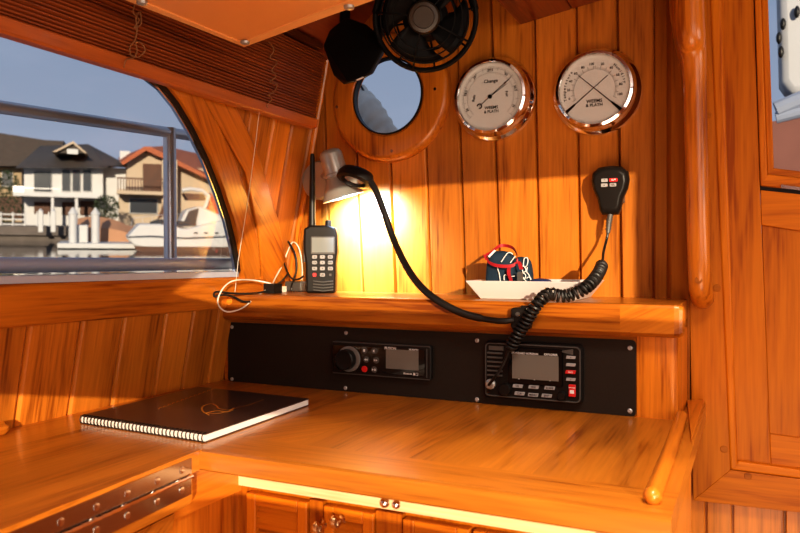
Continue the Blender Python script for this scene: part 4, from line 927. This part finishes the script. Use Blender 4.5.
b = MB(); b.prism([pk(250, 160, 1.073), pk(300, 112, 1.073), pk(312, 120, 1.073), pk(262, 172, 1.073)], [pk(250, 160, 1.0745), pk(300, 112, 1.0745), pk(312, 120, 1.0745), pk(262, 172, 1.0745)]); b.build('white_tab', WHITEM, po)
b = MB(); p = pk(488, 320, 1.075); b.prism([(p.x+x, 1.076, p.z+z) for x, z in rrect(-.0035, -.008, .0035, .008, .003)], [(p.x+x, 1.084, p.z+z) for x, z in rrect(-.0035, -.008, .0035, .008, .003)]); b.build('clip', DKGREY, po)
pd = onY(525, 284, 1.12)
p2 = thing('pouch', 'navy soft pouch with white chain pattern, the smaller right one in the white tray', 'pouch', (pd.x, 1.12, zf), 'navy pouches in the tray')
cushion('bag', p2, pd.x, 1.12, 0.0155, 0.012, zf, onY(525, 256, 1.12).z, NAVY, -0.5)
b = MB()
for pts in (((525, 185), (530, 175), (550, 175), (555, 200), (545, 235), (525, 240), (520, 220), (525, 185)), ((515, 235), (530, 245), (540, 270), (520, 285), (512, 265)), ((550, 245), (545, 280), (560, 300), (575, 330), (585, 350)), ((515, 290), (535, 300), (535, 330), (515, 320)), ((520, 330), (540, 350), (555, 365)), ((570, 365), (575, 335), (560, 320), (545, 330))):
    b.tube(smooth_path([pk(*p, 1.1055) for p in pts], 4), 0.0008, 6)
b.build('white_outline', WHITEM, p2)
b = MB(); p = pk(650, 368, 1.10); b.ball((p.x, 1.10, -0.031), (0.017, 0.018, 0.0045)); tag(b.build('blue_fabric_item', plain('blue fabric', (0.012, 0.03, 0.12), 0.6)), 'flat dark blue fabric item lying in the tray right of the pouches', 'case')  # flat blue fabric item, not identified further
b = MB(); b.tube([pk(150, 356, 1.11), pk(250, 360, 1.11)], 0.0022, 8); tag(b.build('pen', INK), 'dark pen resting in the left end of the white tray', 'pen')

DEEP = plain('deep black plastic', (0.002, 0.0017, 0.0015), 0.6)
# ================================================================== FAN and SPEAKER
fc = onY(425, 18, 1.0)
fn = thing('cabin_fan', 'black round cage fan hanging from the cabin top beside the porthole', 'fan', (fc.x, 1.0, fc.z-0.08))
fz = Vector((0.32, -0.90, -0.28)).normalized(); fx = Vector((0, 0, 1)).cross(fz).normalized()*1; fy = fz.cross(fx)
MF = frame(fc, fx, fy)
RF = 0.0755
b = MB(MF)
def circ(r, z, n=48): return [(r*math.cos(2*math.pi*k/n), r*math.sin(2*math.pi*k/n), z) for k in range(n)]
b.tube(circ(RF, 0), 0.0018, 8, closed=True); b.tube(circ(RF*0.86, 0.014), 0.0010, 6, closed=True); b.tube(circ(RF*0.74, 0.022), 0.0010, 6, closed=True); b.tube(circ(RF*0.60, 0.027), 0.0010, 6, closed=True)
for a in (172, 255, 331, 45):
    a = math.radians(a); b.tube([(RF*s_*math.cos(a), RF*s_*math.sin(a), z) for s_, z in ((1.0, 0), (0.86, 0.014), (0.74, 0.022), (0.6, 0.027), (0.3, 0.030))], 0.0015, 6)
b.build('front_cage', DEEP, fn)
b = MB(MF); b.lathe([(0.0235, 0.010), (0.0235, 0.028), (0.021, 0.031), (0.016, 0.0315), (0.015, 0.0295), (0.004, 0.0295)], (0, 0, 0), (0, 0, 1), 32); b.build('hub', plain('dark olive hub', (0.03, 0.02, 0.012), 0.35), fn)
for k in range(4):
    b = MB(MF); a0 = math.radians(90*k+20); vs = []; nr, na = 5, 7
    for i in range(nr):
        r = 0.02+(RF*0.84-0.02)*i/(nr-1)
        for j in range(na):
            a = a0+math.radians(62+i*4)*(j/(na-1))+i*0.07; vs.append((r*math.cos(a), r*math.sin(a), 0.008-0.026*(j/(na-1)-0.5)*(0.6+0.4*i/nr)))
    fs = [[i*na+j, i*na+j+1, (i+1)*na+j+1, (i+1)*na+j] for i in range(nr-1) for j in range(na-1)]
    b.add(vs, fs); o = b.build('blade', DEEP, fn); md = o.modifiers.new('s', 'SOLIDIFY'); md.thickness = 0.0018
b = MB(MF); b.lathe([(0.030, -0.045), (0.034, -0.04), (0.034, -0.005), (0.026, 0.004)], (0, 0, 0), (0, 0, 1), 32)
b.tube(circ(RF, -0.004), 0.004, 8, closed=True); b.tube(circ(RF*0.85, -0.022), 0.0016, 6, closed=True); b.tube(circ(RF*0.62, -0.034), 0.0016, 6, closed=True)
for k in range(8):
    a = math.radians(45*k+10); b.tube([(RF*s_*math.cos(a), RF*s_*math.sin(a), z) for s_, z in ((1.0, -0.004), (0.85, -0.022), (0.62, -0.034), (0.35, -0.038))], 0.0016, 6)
b.build('motor_housing', DEEP, fn)
# swivel bracket up to the cabin top
bt = MF @ Vector((0, 0, -0.04)); b = MB(); b.tube([bt, bt+Vector((0, 0.02, 0.05)), (bt.x, bt.y+0.02, 0.64)], 0.011, 12); b.lathe([(0.035, 0), (0.035, 0.008), (0.02, 0.014)], (bt.x, bt.y+0.02, 0.64), (0, 0, -1), 24)
for s_ in (-1, 1): b.tube([MF @ Vector((s_*RF*0.98, 0.01, -0.004)), MF @ Vector((s_*RF*0.8, 0.06, -0.03)), MF @ Vector((s_*0.02, 0.09, -0.04))], 0.006, 8)
b.build('bracket', DEEP, fn)
YS = 1.02
sk = thing('cabin_speaker', 'black angular box speaker hanging in the corner left of the fan', 'speaker', onY(352, 85, YS))
fr = [(330, 30), (346, 17), (366, 24), (381, 36), (386, 50), (373, 74), (359, 81), (344, 84.5), (333, 74), (323, 46)]
ins = [(357, 52), (383.5, 49.5), (371, 73), (358, 80), (347, 82.5)]
bmh = bmesh.new()
for (u, v) in fr: bmh.verts.new(onY(u, v, YS))
for (u, v) in ins: bmh.verts.new(onY(u, v, YS-0.035)*1.0)
for (u, v) in fr: 
    p = onY(u, v, YS); c = onY(354, 46, YS); bmh.verts.new(c*1.07+(p-c)*0.75)
for (u, v) in ((336, 35), (356, 30)): bmh.verts.new(onY(u, v, YS-0.02))
bmesh.ops.convex_hull(bmh, input=bmh.verts)
bmh.verts.ensure_lookup_table(); vs = [v.co.copy() for v in bmh.verts]; fs = [[v.index for v in f.verts] for f in bmh.faces]; bmh.free()
b = MB(); b.add(vs, fs); b.build('enclosure', DEEP, sk, bevel=0.003, angle=20)
p = onY(359.5, 78.5, YS-0.037); b = MB(); b.prism([p+Vector((-.006, 0, -.002)), p+Vector((.006, 0, .001)), p+Vector((.006, 0, .0022)), p+Vector((-.006, 0, -.0008))], [p+Vector((-.006, .004, -.002)), p+Vector((.006, .004, .001)), p+Vector((.006, .004, .0022)), p+Vector((-.006, .004, -.0008))]); b.build('badge', WHITEM, sk)
q0 = onY(376, 42, YS+0.03); b = MB(); b.tube([q0, MF @ Vector((-RF*0.9, 0.0, -0.02))], 0.009, 12); q1 = onY(345, 22, YS+0.05); b.tube([q1, (q1.x, q1.y, 0.6)], 0.009, 12); b.lathe([(0.03, 0), (0.03, 0.045)], (q1.x, q1.y, 0.64), (0, 0, -1), 20); b.build('bracket', DEEP, sk)

# ================================================================== OUTSIDE, port side
Fo = ray(110, 213).normalized(); Ro = Fo.cross(UP).normalized(); Uo = Ro.cross(Fo)
OM = Matrix(((Ro.x, Fo.x, Uo.x, 0), (Ro.y, Fo.y, Uo.y, 0), (Ro.z, Fo.z, Uo.z, 0), (0, 0, 0, 1)))
def OP(u, v, d):
    r = ray(u, v); k = d/r.dot(Fo); return Vector((r.dot(Ro)*k, d, r.dot(Uo)*k))
def OB(): return MB(OM)
def obox(mb, u0, v0, u1, v1, d, th, **k):
    a = OP(u0, v0, d); c = OP(u1, v1, d); am = OP((u0+u1)/2, v0, d); cm = OP((u0+u1)/2, v1, d)
    return mb.box((min(a.x, c.x), d, min(am.z, cm.z)), (max(a.x, c.x), d+th, max(am.z, cm.z)), **k)
HW_ = -1.75
b = OB(); b.box((-120, 0.8, HW_-0.3), (160, 48, HW_)); wtr = b.build('water', WATER); tag(wtr, 'calm harbour water reflecting the houses across the basin', 'water', kind='stuff')
b = OB(); b.box((-120, 48, HW_-0.3), (160, 49, -1.0)); b.box((-120, 49, -1.2), (160, 110, -1.0)); struct(b.build('ground', ESTONE), 'far bank with its stone seawall')
def windows(par, lst, d, mat=EDARK):
    for u0, v0, u1, v1 in lst:
        b = OB(); obox(b, u0-0.7, v0-0.8, u1+0.7, v1+0.8, d-0.12, 0.12); f = b.build('window', EW, par)
        b = OB(); obox(b, u0, v0, u1, v1, d-0.18, 0.08); b.build('pane', mat, f)
def roofprism(mb, pts, d0, d1, sh=0):
    A = [OP(u, v, d0) for u, v in pts]; mb.prism(A, [p+Vector((sh, d1-d0, 0)) for p in A])
# white house
h1 = thing('house', 'white two storey waterfront house with a grey roof and small gable', 'house', OM @ OP(75, 230, 60), 'waterfront houses')
b = OB(); obox(b, 24, 166, 103, 232, 60, 9); b.build('wall', EW, h1)
b = OB(); obox(b, 103, 168, 131, 232, 61, 8); b.build('side_wing', EW, h1)
b = OB(); b.add([OP(15, 168, 58.5), OP(108, 168, 58.5), OP(130, 166, 70), OP(22, 164, 70), OP(40, 146, 65), OP(88, 144, 65)], [[0, 1, 5, 4], [1, 2, 5], [2, 3, 4, 5], [3, 0, 4], [3, 2, 1, 0]]); b.add([OP(88, 146, 66), OP(128, 166, 59), OP(132, 168, 70), OP(100, 166, 58.8)], [[0, 3, 1], [0, 1, 2], [0, 2, 3], [1, 3, 2]]); b.build('roof', EROOF, h1)
b = OB(); roofprism(b, [(52, 152), (73, 141), (87, 153), (84.5, 153), (73, 143.5), (56, 152)], 58.2, 62); b.build('gable_trim', ECREAM, h1)
b = OB(); roofprism(b, [(56, 153), (73, 143), (85, 153)], 58.6, 62); b.build('gable', EROOF, h1)
b = OB(); obox(b, 67, 149, 78, 154, 58.3, 0.3); b.build('gable_window', EW, h1)
windows(h1, [(34, 172, 51, 191.5), (62, 170, 70, 191), (72.5, 170, 80, 191), (83, 170, 91, 191)], 60)
b = OB(); obox(b, 13, 193, 100, 197, 57, 3); b.build('balcony_slab', EW, h1)
b = OB(); obox(b, 34, 202, 50, 215, 59.8, 0.3); obox(b, 62, 202, 76, 215, 59.8, 0.3); obox(b, 80, 201, 98, 215, 59.8, 0.3); b.build('garage_opening', EBROWN, h1)
for u in (51, 75): 
    b = OB(); obox(b, u, 197, u+3, 222, 57.2, 0.3); b.build('post', EW, h1)
b = OB(); obox(b, 13, 186, 24, 193, 57.1, 0.1); obox(b, 24, 188, 60, 188.8, 57.1, 0.1); b.build('balcony_rail', STEEL, h1)
# tan house behind, far left
h2 = thing('house', 'tan house with a wide dark brown roof at the far left', 'house', OM @ OP(5, 225, 68), 'waterfront houses')
b = OB(); obox(b, -60, 166, 22, 225, 75, 8); b.build('wall', ETAN, h2)
b = OB(); roofprism(b, [(-70, 126), (0, 133), (45, 140), (64, 141), (56, 166), (-70, 166)], 73, 86); b.build('roof', EROOF2, h2)
windows(h2, [(2, 172, 12, 186)], 75)
b = OB(); obox(b, -30, 196, 22, 218, 74.6, 0.4); b.build('lower_opening', EBROWN, h2)
# terracotta house
h3 = thing('house', 'cream house with a terracotta tiled roof and brown balcony', 'house', OM @ OP(160, 225, 58), 'waterfront houses')
b = OB(); obox(b, 119, 190, 178, 232, 58, 8); A = [(126, 192), (127, 164), (143, 152), (178, 160), (178, 192)]; roofprism(b, A, 58, 66); obox(b, 170, 168, 214, 232, 58.5, 7); b.build('wall', ECREAM, h3)
b = OB(); roofprism(b, [(121, 162), (144, 146.5), (150, 146.5), (217, 180), (214, 182), (146, 150.5), (123, 165)], 56.8, 57.6); b.build('fascia', ETERRA, h3)
b = OB(); b.add([OP(145, 147, 57.2), OP(217, 180, 57.2), OP(217, 158, 70), OP(165, 146, 70), OP(121, 163, 57.2), OP(118, 158, 66), OP(217, 182, 60)], [[0, 1, 2, 3], [0, 3, 5, 4], [1, 6, 2], [3, 2, 6, 5]]); b.build('roof', ETERRA, h3)
b = OB(); obox(b, 143, 164, 166, 192, 57.7, 0.4); b.build('balcony_recess', EBROWN, h3)
b = OB(); obox(b, 117, 191, 168, 194.5, 55.5, 2.6); b.build('balcony_slab', ECREAM, h3)
b = OB(); obox(b, 117, 178, 168, 179.4, 55.5, 0.12)
for i in range(18): obox(b, 117.4+i*2.9, 178, 118.3+i*2.9, 192, 55.55, 0.08)
b.build('balcony_railing', EBROWN, h3)
windows(h3, [(130, 199, 157, 213)], 57.9)
b = OB(); obox(b, 120, 151, 130, 164, 62, 1.2); b.build('chimney', EW, h3)
for u in (162, 174):
    b = OB(); obox(b, u, 160, u+3, 222, 56.5, 0.4); b.build('post', ECREAM, h3)
# shrubs
def shrub(name, label, u, v, w, h, d, seed):
    r = random.Random(seed); c = OP(u, v, d); b = OB(); k = d/780
    for i in range(900):
        t1 = r.uniform(0, 6.28); t2 = r.random()**0.5; x = math.cos(t1)*t2*0.5*w*k; z = (0.5+math.sin(t1)*t2*0.5)*h*k; s_ = r.uniform(0.05, 0.10)*w*k; y = r.uniform(-0.5, 0.5)
        p = Vector((c.x+x, d+y, c.z+z)); a = [Vector((r.gauss(0, 1), r.gauss(0, 1), r.gauss(0, 1)))*s_*0.5 for _ in range(3)]
        b.add([p+a[0], p+a[1], p+a[2]], [[0, 1, 2]])
    tag(b.build(name, EGREEN), label, 'shrub')
shrub('shrub', 'dark green shrub between the white and the cream house', 106, 224, 24, 28, 53, 3)
shrub('shrub', 'dark green shrub at the far left in front of the tan house', 8, 224, 26, 50, 62, 4)
# white dock railing, pilings, dock, box, covered boat
dk2 = thing('dock_fence', 'white post and rail fence along the quay at the left', 'fence', OM @ OP(25, 232, 49))
b = OB(); 
for v in (213.5, 218.5, 223.5): obox(b, -40, v, 48, v+1.3, 49, 0.06)
b.build('rails', EW, dk2)
for u in range(-36, 50, 12):
    b = OB(); obox(b, u, 212, u+1.6, 230, 48.9, 0.15); b.build('post', EW, dk2)
b = OB(); obox(b, -40, 226, 66, 235, 47.6, 1.5); tag(b.build('quay_walkway', ESTONE), 'grey quay walkway below the white fence', 'walkway')
b = OB(); a = OP(60, 243, 40); c = OP(178, 247, 40); b.box((a.x, 38, c.z), (c.x, 41, c.z+0.22)); tag(b.build('floating_dock', EW), 'white edged floating dock on the water', 'dock')
for u, nm in ((40.5, 'short white dock post left of the pilings'), (53, 'second short white dock post by the fence end')):
    b = OB(); obox(b, u-2.4, 211, u+2.4, 232, 46, 0.3); p = OP(u, 211, 46.1); k = 46/780; b.lathe([(2.4*k, 0), (0.01, 2.4*k)], (p.x, 46.15, p.z), (0, 0, 1), 8); tag(b.build('dock_post', EW), nm, 'post', 'short white dock posts')
for u, nm in ((73, 'left'), (95.5, 'right')):
    k = 39/780; p = OP(u, 246, 39); b = OB(); h_ = 31*k; b.lathe([(3.9*k, 0), (3.9*k, h_), (4.6*k, h_), (4.6*k, h_+0.6*k), (0.02, h_+7*k)], (p.x, 39, p.z), (0, 0, 1), 14); tag(b.build('dock_piling', EW), 'white dock piling with a pointed cap, %s one of the pair' % nm, 'piling', 'white dock pilings')
b = OB(); obox(b, 75, 225, 88, 243, 39.3, 1.0); tag(b.build('dock_box', EW, bevel=0.05), 'white storage box on the dock between the pilings', 'box')
b = OB(); k = 42/780; n = 14; rings = []
for i in range(n+1):
    t_ = i/n; u = 78+76*t_; hgt = (17+9*math.sin(math.pi*min(1, t_*1.15+0.25))**0.7 if t_ < 0.9 else 26*(1-t_)*5+4)*k; p = OP(u, 243, 42)
    rings.append([(p.x, 41-0.3, p.z), (p.x, 40.8, p.z+hgt*0.6), (p.x, 41.8, p.z+hgt), (p.x, 42.8, p.z+hgt*0.6), (p.x, 43, p.z)])
vs = [p for r_ in rings for p in r_]; b.add(vs, [[i*5+j, i*5+j+1, (i+1)*5+j+1, (i+1)*5+j] for i in range(n) for j in range(4)]+[[4, 3, 2, 1, 0], [n*5+j for j in range(5)]]); tag(b.build('covered_boat', ECANV), 'boat under a tan canvas cover moored behind the pilings', 'boat')
# motor cruiser
mb_ = thing('motor_cruiser', 'white motor cruiser moored at the right of the side window', 'boat', OM @ OP(185, 250, 36))
b = OB(); D = 36
def hull(pts, d0, d1, inset_=0.0):
    A = [OP(u, v, d0) for u, v in pts]; c = sum(A, Vector((0, 0, 0)))/len(A); b.prism(A, [p+Vector((0, d1-d0, 0)) for p in A])
hull([(126, 238), (139, 224), (160, 224), (186, 229), (215, 222), (250, 216), (262, 218), (250, 240), (236, 250), (150, 250), (134, 246)], 36, 39); b.build('hull', EW, mb_, bevel=0.1)
b = OB(); hull([(134, 246), (150, 246.5), (236, 247), (233, 252), (150, 252), (137, 251)], 35.95, 36.2); b.build('boot_stripe', EBROWN, mb_)
b = OB(); hull([(178, 226), (186, 210), (200, 206), (222, 216), (240, 218), (238, 228), (190, 230)], 36.6, 38.5); b.build('cabin_top', EW, mb_, bevel=0.1)
b = OB(); hull([(184, 222), (189, 211), (199, 208), (196, 222)], 36.5, 36.7); hull([(150, 222), (158, 219), (196, 222), (196, 225), (150, 226)], 36.3, 36.6); b.build('windscreen', EDARK, mb_)
b = OB(); k = D/780
b.tube([OP(127, 237, 35.9), OP(150, 236, 35.8), OP(186, 238, 35.8), OP(232, 236, 35.8)], 0.5*k, 6); b.build('rub_rail', EDARK, mb_)
for u in (196, 206, 217):
    b = OB(); p = OP(u, 233, 35.9); b.ball((p.x, 35.95, p.z), (2.4*k, 0.06, 0.8*k)); b.build('port_light', EDARK, mb_)
b = OB(); b.tube([OP(131, 226, 36.3), OP(133, 218, 36.3), OP(160, 215, 36.4), OP(182, 214, 36.5)], 0.3*k, 6)
for u in (142, 152, 162, 172): b.tube([OP(u, 216.5, 36.35), OP(u+1, 225, 36.35)], 0.25*k, 6)
b.build('bow_rail', RAILS, mb_)
b = OB(); b.tube([OP(196, 223, 36.8), OP(206, 205, 36.8), OP(209, 196, 36.8), OP(202, 190.5, 36.8), OP(190, 189, 36.8), OP(182, 190.5, 36.8)], 2.0*k, 8); b.build('radar_arch', EW, mb_)
b = OB(); hull([(184, 193), (204, 194), (206, 200), (188, 200)], 36.7, 38.2); hull([(163, 206), (168, 196), (173, 196), (171, 212), (164, 216), (158, 219)], 36.9, 37.4); b.build('canopy', EBROWN, mb_)
b = OB(); hull([(206, 213), (211, 193), (216, 199), (219, 214)], 37, 37.6); b.build('orange_cover', EORANGE, mb_)
# stainless guard rail just outside
gr = thing('guard_rail', 'stainless steel guard rail outside the side window', 'railing', (-1.05, 0.8, -0.15))
b = MB(); b.tube([onX(-60, 97, -1.05), onX(0, 107, -1.05), onX(100, 122, -1.05), onX(205, 138, -1.05), onX(260, 146, -1.05)], 0.0105, 14); b.build('top_rail', RAILS, gr)
b = MB(); b.tube([onX(169.5, 128, -1.05), onX(170.5, 285, -1.05), onX(170.5, 310, -1.05)], 0.0125, 14); b.build('stanchion', RAILS, gr)
b = MB(); b.box((-1.35, -1.2, -0.25), (-0.86, 1.6, -0.12)); struct(b.build('side_deck', EW), 'white side deck outside')
# rolled canvas outside the porthole
b = MB(); pts = [onY(352, 84, 1.75), onY(362, 98, 1.72), onY(372, 112, 1.70), onY(382, 128, 1.70), onY(392, 145, 1.70), onY(400, 160, 1.70)]
P = smooth_path(pts, 6); R_ = [0.018+0.014*math.sin(min(1, i/12)*1.5)+0.0022*math.sin(i*1.9) for i in range(len(P))]; b.tube(P, R_, 16)
tag(b.build('rolled_canvas', EGREYC), 'grey rolled canvas lashed outside the porthole', 'canvas')
b = MB(); b.tube([onY(356, 74, 1.7), onY(362, 88, 1.7), onY(366, 95, 1.7)], 0.003, 8); tag(b.build('rope', RUBBER), 'short dark rope above the rolled canvas outside the porthole', 'rope')
# things seen through the door window, forward
b = MB(); A = [(776, -70), (800, -80), (830, -70), (832, 60), (812, 92), (790, 96), (780, 82)]
A = [onY(u, v, 3.0) for u, v in A]; b.prism(A, [p+Vector((0, 0.15, 0)) for p in A])
wl2 = thing('deck_locker_lid', 'white moulded locker lid with black fittings seen through the door window', 'lid', onY(800, 96, 3.0)); b.build('lid', EW, wl2, bevel=0.03, seg=3)
for u, v in ((783, 24), (779, 38), (781, 52), (797, 12)):
    b = MB(); p = onY(u, v, 2.985); b.ball(tuple(p), (0.010, 0.012, 0.022)); b.build('fitting', RUBBER, wl2)
b = MB(); b.tube([onY(776, 110, 2.9), onY(800, 100, 2.9), onY(830, 92, 2.9)], 0.03, 10); b.tube([onY(776, 118, 2.9), onY(800, 112, 2.9), onY(830, 108, 2.9)], 0.02, 10); tag(b.build('folded_tarpaulin', EBLUE), 'blue folded tarpaulin on deck seen through the door window', 'tarpaulin')
b = MB(); A = [onY(u, v, 3.4) for u, v in ((766, 122), (850, 112), (860, 190), (766, 190))]; b.prism(A, [p+Vector((0, 0.1, 0)) for p in A]); tag(b.build('quay_wall', EQUAY), 'red brown quay wall low in the door window', 'wall')

# ================================================================== LIGHT
SC.world = bpy.data.worlds.new('sky'); SC.world.use_nodes = True; nt = SC.world.node_tree; bg = nt.nodes['Background']
tc = nt.nodes.new('ShaderNodeTexCoord'); sx = nt.nodes.new('ShaderNodeSeparateXYZ'); cr = nt.nodes.new('ShaderNodeValToRGB')
nt.links.new(tc.outputs['Generated'], sx.inputs[0]); nt.links.new(sx.outputs['Z'], cr.inputs[0])
cr.color_ramp.elements[0].position = 0.0; cr.color_ramp.elements[0].color = (0.36, 0.39, 0.47, 1)
cr.color_ramp.elements[1].position = 0.45; cr.color_ramp.elements[1].color = (0.20, 0.27, 0.40, 1)
n = nt.nodes.new('ShaderNodeTexNoise'); n.inputs['Scale'].default_value = 4; n.inputs['Detail'].default_value = 4
mp = nt.nodes.new('ShaderNodeMapping'); mp.inputs['Scale'].default_value = (1, 1, 4); nt.links.new(tc.outputs['Generated'], mp.inputs[0]); nt.links.new(mp.outputs[0], n.inputs['Vector'])
mr = nt.nodes.new('ShaderNodeMapRange'); mr.inputs['From Min'].default_value = 0.45; mr.inputs['From Max'].default_value = 0.75; mr.inputs['To Max'].default_value = 0.35
nt.links.new(n.outputs['Fac'], mr.inputs['Value'])
mx = nt.nodes.new('ShaderNodeMix'); mx.data_type = 'RGBA'; mx.inputs['B'].default_value = (0.42, 0.44, 0.55, 1)
nt.links.new(mr.outputs['Result'], mx.inputs['Factor']); nt.links.new(cr.outputs[0], mx.inputs['A']); nt.links.new(mx.outputs['Result'], bg.inputs[0])
bg.inputs['Strength'].default_value = 1.0
def lamp(name, kind, loc, energy, col, size=None, target=None, spot=None, size_y=None):
    l = bpy.data.lights.new(name, kind); l.energy = energy; l.color = col
    o = bpy.data.objects.new(name, l); COL.objects.link(o); o.location = loc
    if kind == 'AREA':
        l.size = size
        if size_y: l.shape = 'RECTANGLE'; l.size_y = size_y
    elif kind == 'SUN': l.angle = math.radians(size)
    elif size: l.shadow_soft_size = size
    if target is not None:
        o.rotation_euler = (Vector(target)-Vector(loc)).to_track_quat('-Z', 'Y').to_euler()
    if spot: l.spot_size = math.radians(spot); l.spot_blend = 1.0
    return o
lamp('sunlight', 'SUN', (3, -4, 3), 5.0, (1.0, 0.82, 0.58), 0.18, target=Vector((3, -4, 3))+SUN)
lamp('low_fill_light', 'AREA', (0.2, -0.5, -0.75), 13, (1.0, 0.72, 0.5), 0.9, target=(-0.5, 0.8, 0.3), size_y=0.7)  # added fill from below, brightens the headliner
desk_fill = lamp('desk_fill_light', 'AREA', (0.06, 0.42, 0.6), 5, (1.0, 0.88, 0.74), 0.35, target=(-0.22, 0.66, -0.212), size_y=0.35); desk_fill.data.spread = math.radians(95)  # added fill over the desk, not a cabin fitting
lamp('left_wall_fill_light', 'AREA', (1.5, 0.3, 0.15), 7.5, (1.0, 0.9, 0.76), 0.8, target=(-0.8, 0.6, -0.1), size_y=0.5)  # added fill for the left wall; no window on the starboard side
lamp('aft_fill_light', 'AREA', (0.9, -0.7, 0.2), 7, (1.0, 0.88, 0.75), 1.0, target=(-0.3, 1.1, 0.0), size_y=0.8)  # added soft fill from aft, no companionway behind it
lamp('wall_lamp_bulb', 'SPOT', tuple(tp+axd*0.090), 26.0, (0.42, 0.66, 1.0), 0.02, target=tuple(onY(366, 226, 1.2)), spot=125)
SC.view_settings.view_transform = 'Standard'; SC.view_settings.look = 'Medium High Contrast'; SC.view_settings.exposure = 0.0

# ================================================================== CAMERA
cam = bpy.data.cameras.new('camera'); cam.sensor_width = 36; cam.lens = FPX/800*36; cam.shift_y = -5.5/800; cam.clip_start = 0.02; cam.clip_end = 500
co = bpy.data.objects.new('camera', cam); COL.objects.link(co); co.location = (0, 0, 0); co.rotation_euler = (math.radians(90), 0, YAW)
cam.dof.use_dof = True; cam.dof.focus_distance = 1.15; cam.dof.aperture_fstop = 9
SC.camera = co
# lift the whole cabin so that its sole is at zero
for o in list(SC.objects):
    if o.parent is None: o.location.z += ZC
